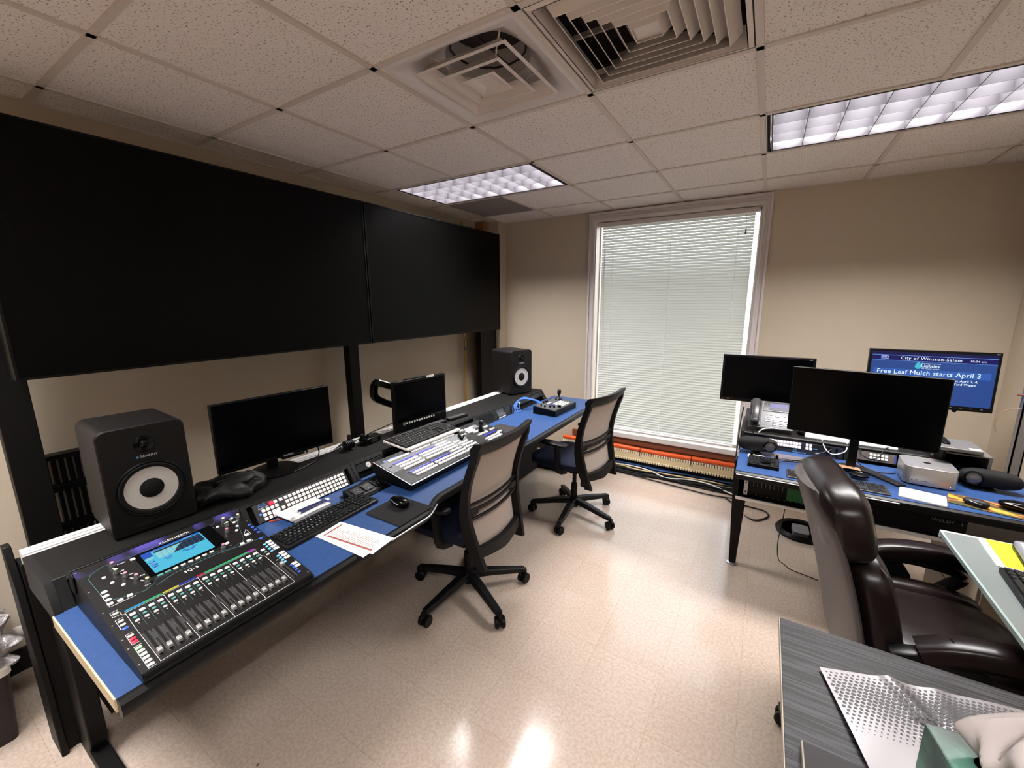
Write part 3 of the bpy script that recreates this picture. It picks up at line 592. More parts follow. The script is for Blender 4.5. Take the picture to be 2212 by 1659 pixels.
# ================================================================= keyboards
R0=[(1,1,1),(0,1,1),(2,4,1),(.5,0,0)]
LAY=[ [1,-1,1,1,1,1,-.5,1,1,1,1,-.5,1,1,1,1,-.25,1,1,1,-.25,1,1,1,1],
 [1]*13+[2,-.25,1,1,1,-.25,1,1,1,1], [1.5]+[1]*12+[1.5,-.25,1,1,1,-.25,1,1,1,1], [1.75]+[1]*11+[2.25,-.25,-3,-.25,1,1,1],
 [2.25]+[1]*10+[2.75,-1.25,1,-1,-.25,1,1,1,1], [1.25,1.25,1.25,6.25,1.25,1.25,1.25,1.25,-.25,1,1,1,-.25,2,1]]
LEG=['','`1234567890-=','QWERTYUIOP[]','ASDFGHJKL;','ZXCVBNM,./','']
def keyboard(label,loc,rot,w,d,body,key,leg,thick=.016,kh=.006,m=.008,rad=.008,group=None,fullh=False,body_f=None):
    t=thing('keyboard',label,'keyboard',loc,rot,group)
    if body_f: body_f(t)
    else: G().plate(w,d,thick,rad,top=.0025).build('case',body,t)
    U=(w-2*m)/23.0; top=d/2-m; Vp=(d-2*m)/6.0; cache={}; L=[]
    for r,row in enumerate(LAY):
        x=-w/2+m; y=top-Vp*(r+.5); k=0; ch=0
        for q in row:
            if q<0: x+=-q*U; continue
            if q not in cache:
                g=G(); a,b=q*U-.0022,Vp-.0022
                g.loft([[(-a/2,-b/2,0),(a/2,-b/2,0),(a/2,b/2,0),(-a/2,b/2,0)],[(-a/2+.001,-b/2+.001,kh),(a/2-.001,-b/2+.001,kh),(a/2-.001,b/2-.0015,kh),(-a/2+.001,b/2-.0015,kh)]])
                o=g.build('key',key,t,(x+q*U/2,y,thick)); cache[q]=o
            else: inst(cache[q],t,(x+q*U/2,y,thick))
            if leg:
                off={1:0,2:1,3:1,4:1}.get(r,99)
                if k>=off and ch<len(LEG[r]) and q==1: L.append((LEG[r][ch],x+q*U/2,y,.0075,'CENTER')); ch+=1
                elif q>1 and q<6: L.append(('--',x+q*U/2,y,.006,'CENTER'))
                elif r==0 or x>w*.15: L.append(('=',x+q*U/2,y,.006,'CENTER'))
            k+=1; x+=q*U
    if leg: texts('key_legends',L,leg,t,(0,0,thick+kh+.0002),ext=.0001)
    return t
YR=R(90) # keyboards on this desk face the screens: local x = world +y
KB=mat('black_key_plastic',(20,20,21),.4)
keyboard('long black wired keyboard with white legends beside the mixing desk',(1.253,-.232,ZT+.001),(0,0,YR+R(2)),.445,.138,mat('keyboard_black_case',(26,25,26),.4),KB,LINEM,.014)
def alucase(t):
    G().plate(.452,.205,.010,.010,top=.003).build('case',mat('white_aluminium_case',(222,216,210),.35),t); G().plate(.440,.168,.0015,.006,c=(0,.010,.0095)).build('key_bed',BLKS,t)
k2=keyboard('black keyed keyboard with white metal rim leaning on the production switcher',(1.058,.565,.858),(R(5),0,YR-R(1)),.440,.172,None,mat('dark_key_plastic',(40,39,40),.5,spec=.3),LINEM,.0108,.005,body_f=lambda t:(G().plate(.456,.205,.010,.010,c=(0,-.008,0),top=.003).build('case',mat('white_aluminium_case',(222,216,210),.35),t),G().plate(.444,.176,.0015,.006,c=(0,0,.0095)).build('key_bed',BLKS,t)),m=.004)
# ================================================================= production switcher
t=thing('video_switcher','wide production switcher with rows of white buttons and blue name strips','video switcher')
loc,e=frame((1.06,.145,.86),(0,1,0),(.34,0,-.08)); t.location=loc; t.rotation_euler=e
g=G()
def sd(x): return [Vector((x,*p)) for p in ((-.06,0),(-.06,-.035),(-.10,-.075),(-.26,-.042),(-.332,-.030),(-.338,-.012),(-.334,-.001),(-.33,0))]
g.loft([sd(-.012),sd(.90)]); g.build('body',BLKS,t,bev=.002)
SWM,n,l,b=nt('switcher_panel_wear'); b.inputs['Roughness'].default_value=.45; tc=n.new('ShaderNodeTexCoord'); no=n.new('ShaderNodeTexNoise'); no.inputs['Scale'].default_value=22; no.inputs['Detail'].default_value=6; l.new(tc.outputs['Object'],no.inputs[0]); cr=n.new('ShaderNodeValToRGB'); cr.color_ramp.elements[0].position=.5; cr.color_ramp.elements[0].color=lin((14,13,14)); cr.color_ramp.elements[1].position=.8; cr.color_ramp.elements[1].color=lin((62,62,64)); b.inputs['Specular IOR Level'].default_value=.25; l.new(no.outputs['Fac'],cr.inputs[0]); l.new(cr.outputs[0],b.inputs['Base Color'])
G().b2((-.008,-.326,0),(.897,-.064,.0012)).build('panel',SWM,t)
SG=mat('switcher_grey_panel',(104,106,110),.5)
g=G(); g.prism([(-.004,-.105),(-.004,-.202),(.21,-.2),(.58,-.235),(.62,-.175),(.60,-.115),(.40,-.098),(.10,-.098)],.0012,.002); g.build('grey_zone',SG,t,flat=True)
g=G(); g.b2((-.012,-.336,-.003),(.90,-.3315,.0006)); g.b2((-.012,-.336,-.003),(-.009,-.06,.0006)); g.build('edge_line',SIL,t)
g=G(); g.b2((.012,-.155,.0018),(.032,-.150,.003)); g.build('card_slot',BLKM,t)
SB=mat('white_switcher_button',(238,238,240),.45,emit=(238,238,240),es=.12); bt=G().sell((0,0,.003),(.0126,.0155,.011),.5,.5,n=12,k=6).build('button',SB,t)
P_=[]
def row(u0,u1,v,n_): P_.extend([(u0+(u1-u0)*i/(n_-1),v+.002*i/(n_-1)) for i in range(n_)])
row(.053,.1876,.1086,10); row(.2184,.3523,.1088,10)
for v,a in ((.162,.0595),(.185,.0636),(.2105,.0655)): row(a,a+.138,v,10)
for v,a in ((.266,.072),(.2885,.076)): row(a,a+.1375,v,10)
for v,a in ((.160,.2273),(.1835,.2297),(.2112,.2322)): row(a,a+.139,v,10)
for v,a in ((.2675,.2386),(.2915,.2422)): row(a,a+.1405,v,10)
n1=len(P_)
for v,a in ((.110,.3765),(.1403,.3755),(.164,.3837),(.190,.387),(.2148,.389),(.2415,.3936),(.268,.3969),(.2942,.3974)): row(a,a+.086,v,7)
row(.4795,.5679,.1092,7); row(.495,.5265,.184,3); row(.5011,.581,.211,6); row(.5041,.600,.237,7); row(.5,.60,.263,7); row(.5,.60,.290,7)
row(.638,.668,.106,3); row(.6752,.732,.134,5); row(.676,.735,.152,5); row(.690,.767,.114,6); row(.71,.757,.172,4); row(.705,.79,.2145,6); row(.83,.86,.166,3); row(.835,.872,.214,3); row(.853,.88,.2655,3); row(.70,.84,.275,9); row(.70,.84,.298,9); row(.60,.64,.152,3)
P_=[p for p in P_]
n_in=100
bt.location=(P_[0][0],-P_[0][1],.0012)
near=sorted(P_[1:],key=lambda p:p[0]-p[1])[:n_in-1]
for u,v in near: inst(bt,t,(u,-v,.0012))
g=G()
for u,v in P_[1:]:
    if (u,v) in near: continue
    g.sell((u,-v,.0042),(.0126,.0155,.011),.5,.5,n=10,k=5)
g.build('far_buttons',SB,t)['kind']='stuff'
BLD=mat('blue_name_display',(40,38,150),.35,emit=(45,40,190),es=.35)
for u0,u1,v in ((.0464,.1956,.1415),(.2121,.3631,.141),(.0558,.2061,.247),(.2237,.3808,.2455),(.7243,.8504,.2415)): bx('name_strip',(u0,-v-.0055,.0012),(u1,-v+.0055,.0045),BLD,t,bev=.001)
G().cyl((.036,-.095,.0012),(.036,-.095,.003),.008,n=20).build('logo_disc',mat('logo_blue',(120,150,215)),t); bx('logo_bar',(.048,-.099,.0012),(.125,-.087,.0022),mat('logo_dark_blue',(40,60,150)),t); texts('logo_text',[('Production',.05,-.093,.011)],LINEM,t,(0,0,.0023))
g=G(); g.box((.575,-.165,.012),(.012,.055,.018),(0,0,R(-25))); g.cyl((.567,-.185,.004),(.585,-.185,.030),.006); o=g.build('transition_lever',BLKS,t,bev=.002)
g=G(); g.lathe([(.030,.001),(.028,.008),(.016,.012),(.010,.024),(.010,.042),(.0165,.046),(.0165,.064),(.012,.068)],24); g.build('joystick',BLKS,t,(.7749,-.172,.001)); G().cyl((.7749,-.172,.069),(.7749,-.172,.0705),.009,n=16).build('joystick_ring',MGR,t)
bx('joystick_plate',(.735,-.205,.0012),(.815,-.10,.002),SG,t)
# ================================================================= wall screens, posts
def wallscreen(y0,y1,label):
    t=thing('wall_screen',label,'wall screen',(.25,(y0+y1)/2,1.364),(0,0,0),'large wall screens'); w=(y1-y0)/2-.002; h=.965
    G().b2((0,-w,0),(.10,w,h)).build('screen',SCRT,t)
    g=G(); b=.009
    for a,c in (((.098,-w,0),(.1035,w,b)),((.098,-w,h-b),(.1035,w,h)),((.098,-w,b),(.1035,-w+b,h-b)),((.098,w-b,b),(.1035,w,h-b))): g.b2(a,c)
    g.build('bezel',BLKS,t); bx('rear_case',(-.05,-w+.15,.12),(0,w-.15,h-.12),BLKM,t)
wallscreen(-.868,.826,'black unlit wall screen nearer the camera, larger in view'); wallscreen(.832,2.535,'black unlit wall screen farther away, next to the window wall')
for x in D.objects:
    if x.name.startswith('wall_screen'): pass
for y,w,lab in ((-.865,.10,'black steel post carrying the near end of the wall screens'),(.785,.085,'black steel post under the gap between the two wall screens'),(2.54,.295,'wide black steel post behind the far loudspeaker')):
    t=tag(bx('screen_post',(.13,y-w/2,.0),(.195,y+w/2,2.2),FR,bev=.003),lab,'post')
    bx('post_foot',(.12,y-w/2,0),(.34,y+w/2,.012),FR,t); 
t=thing('cable_guide','black slotted vertical cable guide on the wall behind the near loudspeaker','cable guide',(.0,-.75,.0))
g=G(); g.b2((.0,-.105,.955),(.06,.12,.975)); 
for k in range(6): g.b2((.02,-.055+.026*k,.40),(.05,-.041+.026*k,.955))
for z in (.80,.61): g.b2((.018,-.06,z),(.058,.10,z+.03)); 
g.b2((.0,-.10,.635),(.03,-.05,.665)); g.b2((.014,-.055,.0),(.022,.095,.42)); g.build('rack',BLKS,t)
g=G()
for k in range(6): g.b2((.012,-.051+.026*k,.42),(.018,-.046+.026*k,.95))
g.build('inner_wires',mat('pale_wire',(150,145,140),.5),t)
ob=G().tube([(.36,1.93,1.36),(.34,1.925,1.30),(.33,1.935,1.25),(.335,1.93,1.22)],.003,6); ob.cyl((.335,1.93,1.20),(.333,1.935,1.225),.008,n=8); ob.tube([(.335,1.93,1.225),(.36,1.96,1.205),(.365,1.965,1.185)],.004,6)
tag(ob.build('hanging_cable',CAB),'thin black cable with plug hanging below the far wall screen','cable')
g=G()
for k,c in enumerate([(0,0),(.012,.004),(.024,-.002)]): g.tube([(.05+c[0],2.28+c[1],z) for z in (.5,.8,1.1,1.4,1.8,2.45)],.004,6)
tag(g.build('wall_cable',mat('yellow_cable',(190,150,70),.5)),'tan and yellow cables running up the wall beside the wide far post','cable')
g=G(); g.b2((.0,2.60,.0),(.10,2.68,2.49),0)
for k in range(7): g.b2((.10,2.602,2.30+.025*k),(.106,2.678,2.312+.025*k))
tag(g.build('cable_riser',mat('brown_slotted_duct',(150,100,60),.6)),'brown slotted riser showing above the far wall screen','cable duct')
# ================================================================= loudspeakers
CONE=mat('pale_grey_cone',(200,196,190),.38,var=.04,scale=5); CAB_=mat('black_textured_cabinet',(13,11,11),.5,var=.25,scale=260,bump=.25)
def studio_speaker(label,loc,rz,tilt=0):
    t=thing('loudspeaker',label,'loudspeaker',loc,(0,0,rz),'studio loudspeakers on the console'); w,h,d=.25,.395,.285
    # front faces local +x
    g=G(); rings=[]
    for x,i in ((-d,.006),(-d+.006,0),(-.004,0),(0,.004)):
        r=.028; pts=[]
        for a,(sy,sz) in enumerate(((1,1),(-1,1),(-1,-1),(1,-1))):
            rr=r if sz>0 else .010
            for k in range(6):
                q=PI/2*(a+k/5); pts.append(Vector((x,sy*(w/2-i-rr)+rr*math.cos(q),h/2+sz*(h/2-i-rr)+rr*math.sin(q))))
        rings.append(pts)
    g.loft(rings); g.build('cabinet',CAB_,t,sharp=30)
    T=Matrix.Translation((0,0,0))@Matrix.Rotation(PI/2,4,'Y')
    at=lambda z,y=0:Matrix.Translation((.0005,y,z))@Matrix.Rotation(PI/2,4,'Y')
    G().lathe([(.102,0),(.104,.003),(.100,.006),(.096,.004)],48,at(.155),cap=False).build('driver_ring',BLKS,t)
    G().lathe([(.097,.003),(.092,.008),(.084,.007),(.079,.001)],48,at(.155),cap=False).build('rubber_surround',BLKM,t)
    c=G().lathe([(.079,.0015),(.060,.0012),(.040,.0010),(.034,.0008)],48,at(.155),cap=False).build('cone',CONE,t); 
    G().lathe([(.036,.001),(.030,.005),(.016,.0085),(.001,.0095)],36,at(.155)).build('dust_cap',BLKM,t)
    G().lathe([(.030,.0),(.028,.004),(.020,.002),(.015,.0008)],32,at(.325),cap=False).build('tweeter_horn',BLKG,t)
    G().lathe([(.0155,.0),(.014,.006),(.008,.010),(.001,.011)],24,at(.325)).build('tweeter',BLKG,t)
    texts('maker_text',[('TANNOY',-.022,0,.012)],LINEM,t,(.001,0.004,.279),(PI/2,0,PI/2)); G().cyl((.0,-.024,.279),(.0012,-.024,.279),.004,n=16).build('maker_badge',mat('badge_blue',(80,140,180),.3),t)
    g=G(); g.b2((.0,-.065,.022),(.0012,.065,.032)); g.build('bass_port',BLKM,t); bx('rubber_base',(-d+.02,-.10,-.004),(-.02,.10,0),BLKM,t)
    return t
studio_speaker('large black loudspeaker with silver cone standing behind the mixing desk',(.895,-.682,ZR+.006),R(-3.5))
studio_speaker('black loudspeaker with silver cone at the far end by the window wall',(.925,1.992,ZR+.006),R(-20))
# ================================================================= desk monitors on the left console
t=thing('monitor','black wide computer monitor on stand between loudspeaker and post, screen off','monitor',(.755,-.122,ZR+.002),(0,0,R(-4)))
g=G(); g.b2((-.03,-.277,.060),(0,.277,.385)); g.build('case',BLKS,t,bev=.003); bx('screen',(.0,-.272,.078),(.0012,.272,.381),SCR,t)
texts('maker_text',[('ViewSonic',0,0,.012,'CENTER')],LINEM,t,(.0014,.03,.068),(PI/2,0,PI/2)); g=G(); g.b2((-.02,.0,.048),(.002,.13,.061)); g.build('lower_lip',BLKS,t,bev=.002)
G().box((.001,.115,.055),(.004,.006,.006)).build('power_mark',LINEM,t)
G().b2((-.055,-.06,.004),(-.03,-.01,.20)).build('stand_neck',BLKS,t,bev=.004); G().lathe([(.11,0),(.11,.006),(.02,.012)],32,Matrix.Translation((-.02,-.035,0))).build('stand_base',BLKS,t)
g=G(); g.tube([(.712,.09,.90),(.712,.10,.86),(.73,.09,.835),(.80,.02,.830),(.83,-.06,.829),(.84,-.12,.829)],.0035,6); tag(g.build('monitor_cable',CAB),'black cable dropping behind the wide monitor onto the console riser','cable')
t=thing('monitor','small square preview monitor on arm with a row of white buttons','monitor',(.835,.80,.992),(0,0,R(-5)))
g=G(); g.b2((-.03,-.225,-.163),(0,.225,.165)); g.build('case',BLKS,t,bev=.002); bx('screen',(0,-.215,-.10),(.001,.215,.150),SCR,t)
k0=G().b2((0,-.0055,-.0055),(.004,.0055,.0055)).build('button',WHT,t,(0,-.135,-.118))
for k in range(1,12): inst(k0,t,(0,-.135+.0215*k,-.118))
o=G().b2((0,-.010,-.010),(.003,.010,.010)).build('power_button',MGR,t,(0,-.158,-.118)); 
G().b2((-.001,.05,.158),(.003,.12,.172)).build('tape_label',PAPER,t,bev=.001); bx('top_bar',(-.03,-.12,.165),(-.008,.15,.170),BLKS,t)
texts('model_text',[('BOLAND',0,0,.012)],LINEM,t,(.0012,-.212,.156),(PI/2,0,PI/2)) if False else texts('model_text',[('MARSHALL',0,0,.010)],LINEM,t,(.0012,-.21,.155),(PI/2,0,PI/2)) if False else None
g=G(); g.b2((0,.08,-.107),(.0014,.205,-.1055)); g.build('trim_line',MGR,t)
t=thing('swivel_arm','black curved arm reaching out from behind the small preview monitor','monitor arm',(0,0,0))
g=G(); g.bar([(.785,.80,1.04),(.75,.70,1.085),(.68,.60,1.135),(.66,.575,1.14),(.645,.565,1.10),(.645,.57,1.05),(.66,.60,1.02),(.70,.66,.985),(.74,.74,.955),(.70,.80,.93)],.042,.040,up=(1,0,0),sm=5); g.build('arm',BLKG,t)
g=G(); g.cyl((.70,.80,.828),(.70,.80,.96),.018); g.lathe([(.045,ZR+.001),(.045,ZR+.012),(.03,ZR+.02)],24,Matrix.Translation((.705,.80,0))); g.build('clamp_post',BLKS,t)
g=G(); g.box((.780,.80,1.03),(.03,.10,.10)); g.build('mount_plate',BLKS,t,bev=.003)
g=G(); g.tube([(.80,.62,.90),(.775,.56,.885),(.74,.45,.86),(.72,.36,.835),(.70,.30,.832),(.70,.25,.833),(.72,.22,.832)],.003,6); tag(g.build('monitor_cable',CAB),'thin black cable running from the small preview monitor down to the riser','cable')
# headset and battery pack by the post
t=thing('headset','coiled black headset with clamp standing on the riser below the post','headset',(.80,.235,ZR+.001))
g=G()
for k in range(5): g.lathe([(.020,.0),(.026,.004),(.026,.009),(.020,.012)],20,Matrix.Translation((0,-.02+.011*k,.030))@Matrix.Rotation(PI/2,4,'X'),cap=True)
g.build('coil',BLKS,t); g=G(); g.cyl((-.04,.03,.02),(-.04,.03,.07),.010); g.cyl((-.055,.045,.055),(-.02,.02,.065),.012); g.build('clamp',BLKG,t,bev=0); g=G(); g.tube([(0,-.05,.03),(-.03,-.08,.006),(-.07,-.04,.004),(-.06,.03,.02)],.003,6); g.build('lead',CAB,t)
t=thing('belt_pack','black handheld pack with clip lying beside the headset on the riser','belt pack',(.80,.385,ZR+.001),(0,0,R(8)))
G().plate(.07,.13,.038,.014,top=.004).build('case',BLKG,t); G().b2((-.036,-.05,.038),(-.02,-.02,.055)).build('clip',BLKS,t,bev=.002); g=G(); g.b2((.035,-.03,.010),(.0365,.02,.028)); g.build('switch_panel',DGR,t)
# remotes, small keyboards on the riser
def remote(label,loc,rz,L_=.19,w=.045,m=BLKS,n=10,tip=None,grp=None):
    t=thing('remote_control',label,'remote control',loc,(0,0,rz),grp); G().plate(w,L_,.018,.014,top=.005).build('case',m,t); k0=None
    for r in range(n):
        for c in range(3):
            p=((c-1)*w*.27,-L_*.40+L_*.72*r/(n-1),.018)
            if k0 is None: k0=G().plate(w*.17,L_*.045,.0018,.002,seg=2).build('button',MGR,t,p)
            else: inst(k0,t,p)
    if tip: o=G().lathe([(.006,0),(.005,.002)],12).build('power_button',tip,t,(0,L_*.45,.018))
    return t
REDP=mat('red_button',(180,30,35),.5)
remote('black remote control with red power button lying uppermost on the riser',(.925,1.06,ZR+.001),R(-8),tip=REDP)
remote('black remote control lying half under the small preview monitor',(.905,.865,ZR+.001),R(-6),L_=.17)
# black fabric bag under the wide monitor
t=thing('fabric_bag','crumpled black fabric bag with white cord ends under the wide monitor','bag',(.815,-.40,ZR+.001))
def wr(p):
    p=Vector(p); a=math.atan2(p.y,p.x); k=1+.10*math.sin(5*a+1)+.05*math.sin(9*a); z=p.z*(1+.35*math.sin(6*p.x*12+2)*math.cos(7*p.y*10)); return (p.x*k,p.y*k,max(-.031,z+.012*math.sin(40*p.x+22*p.y)))
BAGM=mat('black_nylon',(7,7,8),.5,sheen=.05,bump=.3,scale=30)
g=G(); g.sell((0,0,.031),(.22,.27,.055),.75,.85,n=48,k=22,f=wr); g.build('bag_body',BAGM,t,sharp=25)
g=G(); g.sell((.0,.03,.058),(.14,.15,.03),.8,.9,n=36,k=12,f=lambda p:(p.x,p.y,p.z*(1+.5*math.sin(50*p.x)))); g.tube([(.05,.10,.05),(-.0,.02,.075),(-.05,-.06,.06)],.006,6); g.build('bag_flap',BAGM,t,sharp=25)
g=G(); g.tube([(.095,-.012,.020),(.10,.002,.026),(.098,.014,.022)],.0035,6); g.tube([(.102,.022,.014),(.104,.034,.014)],.003,6); g.build('cord_end',WHT,t)
# ================================================================= items on the blue worktop
t=thing('mouse_pad','black cloth mouse pad near the step in the blue worktop edge','mouse pad',(1.458,-.018,ZT+.001),(0,0,R(0))); G().plate(.215,.196,.004,.012).build('pad',mat('black_cloth_pad',(26,25,26),.9,scale=500,var=.3),t)
def mouse(label,loc,rz,m=BLKG,s=1,wheel=True):
    t=thing('computer_mouse',label,'computer mouse',loc,(0,0,rz))
    def f(p): return (p.x*(1-.12*math.cos(p.y/.055*PI/2)*(1 if abs(p.y)<.05 else 0)),p.y,max(-.018,p.z*(1.0-.25*(p.y/.055))) )
    g=G(); g.sell((0,0,.0185*s),(.062*s,.112*s,.040*s),.75,.8,n=32,k=16,f=lambda p:f(p)); g.build('shell',m,t,sharp=60)
    g=G(); g.tube([(x*s,y*s,z*s) for x,y,z in ((-.029,-.03,.022),(-.031,.0,.026),(-.024,.03,.028),(-.010,.05,.018))],.0014*s,6); g.build('side_trim',SIL,t)
    if wheel: G().cyl((-.004*s,.028*s,.031*s),(.004*s,.028*s,.031*s),.008*s,n=16).build('wheel',DGR,t)
    return t
mouse('glossy black mouse resting on the black cloth pad',(1.43,.012,ZT+.006),YR+R(-8))
t=thing('mouse_pad','small dark pad behind the second mouse past the production switcher','mouse pad',(1.20,1.22,ZT+.001),(0,0,R(-3))); G().plate(.17,.20,.004,.012).build('pad',mat('charcoal_pad',(44,42,44),.85),t)
mouse('dark grey mouse behind the nearer mesh chair',(1.425,1.13,ZT+.001),YR+R(-20),m=mat('dark_mouse_shell',(40,40,42),.3))
# printed sheets
def sheet(label,c,w,h,rz,z,extra=None,crn=0):
    t=thing('paper_sheet',label,'paper',(c[0],c[1],z),(0,0,rz)); g=G(); n=12; vs=[];
    for i in range(n+1):
        for j in range(n+1): 
            u,v=i/n,j/n; vs.append((-w/2+w*u,-h/2+h*v,.0004+crn*(u**2)*(v**2)+.0006*math.sin(5*u+3*v)))
    g.add(vs,[(i*(n+1)+j,(i+1)*(n+1)+j,(i+1)*(n+1)+j+1,i*(n+1)+j+1) for i in range(n) for j in range(n)]); o=g.build('sheet',PAPER,t,sharp=80)
    if extra: extra(t)
    return t
def table_print(t):
    RD=mat('brown_red_print',(150,80,70),.6); g=G(); g.b2((-.047,-.125,.0018),(-.038,.105,.0021)); g.b2((-.047,.118,.0018),(.045,.124,.0021)); g.build('printed_bar',RD,t,flat=True)
    g=G(); random.seed(3)
    for k in range(22):
        y=.108-.0103*k; x=-.034
        for a in (.020+.008*random.random(),.012+.020*random.random()): g.b2((x,y-.001,.0018),(x+a,y+.001,.0020)); x+=a+.006
    g.build('printed_lines',mat('brown_print',(130,95,85),.6),t,flat=True)
sheet('white printed list sheet hanging over the front edge of the blue worktop',(1.472,-.262),.118,.290,R(96),ZT+.0045,table_print)
sheet('plain white sheet showing from under the printed list',(1.462,-.276),.120,.285,R(91),ZT+.0015)
t=thing('notepad','curled white writing pad with scribbles leaning on the router panel','notepad',(1.10,-.245,ZT+.002),(0,0,YR+R(2))); t.scale=(1,1,.72)
g=G(); pts=[]
prof=[(.095,.018),(.05,.020),(.0,.021),(-.05,.020),(-.080,.018)]
for k in range(14):
    a=-PI/2-2*PI*.72*k/13; pts.append((-.085+.014*math.cos(a),.032+.0-.0+.014*math.sin(a)))
full=prof+pts
rings=[[Vector((x,y,z)) for x,z in full] for y in (-.062,-.03,0,.03,.062)]
vs=[p for r in rings for p in r]; n_=len(full); g.add(vs,[(i*n_+j,i*n_+j+1,(i+1)*n_+j+1,(i+1)*n_+j) for i in range(4) for j in range(n_-1)]); o=g.build('top_page',PAPER,t,sharp=80)
md=o.modifiers.new('s','SOLIDIFY'); md.thickness=.0015
G().b2((-.08,-.060,.0),(.094,.060,.0165)).build('page_block',mat('page_edges',(215,212,205),.8,var=.1,scale=300,stretch=(1,1,20)),t)
g=G(); random.seed(5)
for k in range(9):
    x=-.05+.008*k; y=-.01+.05*random.random(); g.tube([(x,y,.0235),(x+.008,y-.02*random.random(),.0235),(x+.014,y+.015,.0235),(x+.02,y-.01,.0235)],.0004,4,3)
g.build('scribble',MGR,t)
for k,(y,lab) in enumerate(((.015,'dark blue capped pen lying on the writing pad, nearer the panel'),(-.004,'dark blue capped pen lying on the writing pad, nearer the keyboard'))):
    p=thing('pen',lab,'pen',(1.118+.018*k,-.225,ZT+.0245),(0,R(0),YR+R(-2+5*k)))
    g=G(); g.cyl((-.055,0,0),(.075,0,0),.0045,n=12); g.build('barrel',mat('navy_pen',(28,32,82),.35),p); g=G(); g.cyl((-.070,0,0),(-.055,0,0),.0015,.004,n=10); g.cyl((.075,0,0),(.088,0,0),.0042,n=10); g.build('tip',LINEM,p)
g=G(); g.tube([(1.055,-.372,ZT+.003),(1.075,-.34,ZT+.003),(1.085,-.30,ZT+.003)],.0022,6); tag(g.build('orange_cable',ORG),'short orange cable between the mixing desk and the writing pad','cable')
# PTZ controller with joystick
t=thing('camera_controller','black camera controller with joystick and violet display at the far desk end','camera controller',(1.306,1.905,ZT+.001),(0,0,R(87)))
g=G(); g.prism([(-.105,0),(.105,0),(.105,.066),(-.105,.048)],-.19,.19,Matrix(((0,0,1,0),(1,0,0,0),(0,1,0,0),(0,0,0,1)))); g.build('body',BLKS,t,bev=.003)
tl=math.atan2(.018,.21); TP=Matrix.Translation((0,0,.0572))@Matrix.Rotation(tl,4,'X')
TG=mat('controller_grey_top',(70,71,74),.45)
g=G(); g.M=TP; g.b2((-.178,-.096,0),(.178,.096,.0012)); g.build('top_plate',TG,t,bev=.0005)
g=G(); g.M=TP; g.b2((-.085,-.018,.0012),(-.035,.018,.0025)); g.build('display',glow('violet_display',(60,45,170),.5),t)
kb=None
for r in range(4):
    for c in range(7):
        p=TP@Vector((-.02+.021*c,-.070+.024*r,.0012))
        if kb is None: kb=G().plate(.015,.012,.004,.002,top=.001,seg=2).build('button',SB,t,p,(tl,0,0))
        else: inst(kb,t,p)
for c in range(3): inst(kb,t,TP@Vector((-.05+.025*c,.045,.0012)))
for x,y,r in ((-.150,.05,.008),(-.150,.015,.008),(-.125,-.02,.008),(-.100,-.045,.010),(-.06,-.072,.016),(-.06,.078,.007),(-.03,.078,.007),(0,.078,.007)):
    g=G(); g.M=TP; g.lathe([(r,.001),(r*.9,.016),(r*.6,.018)],16,Matrix.Translation((x,y,0))); g.build('knob',BLKS,t)
g=G(); g.M=TP; g.lathe([(.032,.0),(.030,.008),(.018,.018),(.008,.03),(.008,.045),(.016,.052),(.017,.085),(.012,.090)],24,Matrix.Translation((.145,.045,0))); g.build('joystick',BLKS,t)
g=G(); random.seed(11)
for k in range(8):
    a=random.uniform(-.02,.02); b=random.uniform(-.03,.03)
    g.tube([(1.06+.02*k*.2,1.62+.012*k,ZT+.006),(1.04+a,1.66+.012*k,ZT+.055+b*.4),(1.05,1.75+.01*k,ZT+.10+b*.3),(1.12+a,1.83+.005*k,ZT+.085),(1.185,1.86+.006*k,ZT+.055)],.0026,6)
tag(g.build('network_cable',BLUEC),'bunch of blue network cables arching into the camera controller','cable')
# ================================================================= waste bin with liner, left
t=thing('waste_bin','dark waste bin with clear plastic liner at the lower left','waste bin',(.245,-1.32,0))
g=G(); 
def rr_(w,d,z,r=.04,n=5):
    o=[]
    for a,(sx,sy) in enumerate(((1,1),(-1,1),(-1,-1),(1,-1))):
        for k in range(n+1): q=PI/2*(a+k/n); o.append(Vector((sx*(w/2-r)+r*math.cos(q),sy*(d/2-r)+r*math.sin(q),z)))
    return o
g.loft([rr_(.40,.47,0,.02),rr_(.45,.51,.31,.02)],True); g.build('bin_body',mat('dark_bin_plastic',(38,33,32),.55),t)
g=G(); g.loft([rr_(.456,.516,.290,.025),rr_(.456,.516,.314,.025),rr_(.44,.50,.322,.02)],False); g.build('rim',mat('liner_rolled_edge',(200,194,182),.35),t)
LIN,n,l,b=nt('clear_plastic_film'); b.inputs['Base Color'].default_value=(.30,.28,.275,1); b.inputs['Roughness'].default_value=.16; b.inputs['Alpha'].default_value=.8; b.inputs['Specular IOR Level'].default_value=1; no=n.new('ShaderNodeTexNoise'); no.inputs['Scale'].default_value=14; no.inputs['Detail'].default_value=3; bp=n.new('ShaderNodeBump'); bp.inputs['Strength'].default_value=1; bp.inputs['Distance'].default_value=.03; l.new(no.outputs['Fac'],bp.inputs['Height']); l.new(bp.outputs[0],b.inputs['Normal'])
def cr(p): 
    a=math.atan2(p.y,p.x); q=1+.10*math.sin(7*a+9*p.z*8)+.07*math.sin(13*a-20*p.z); return (p.x*q,p.y*q,p.z*(1+.15*math.sin(6*a)+.1*math.sin(11*a)))
g=G(); g.sell((0.01,0.02,.37),(.44,.50,.34),.75,.35,n=64,k=24,f=cr); g.build('liner',LIN,t,sharp=50)
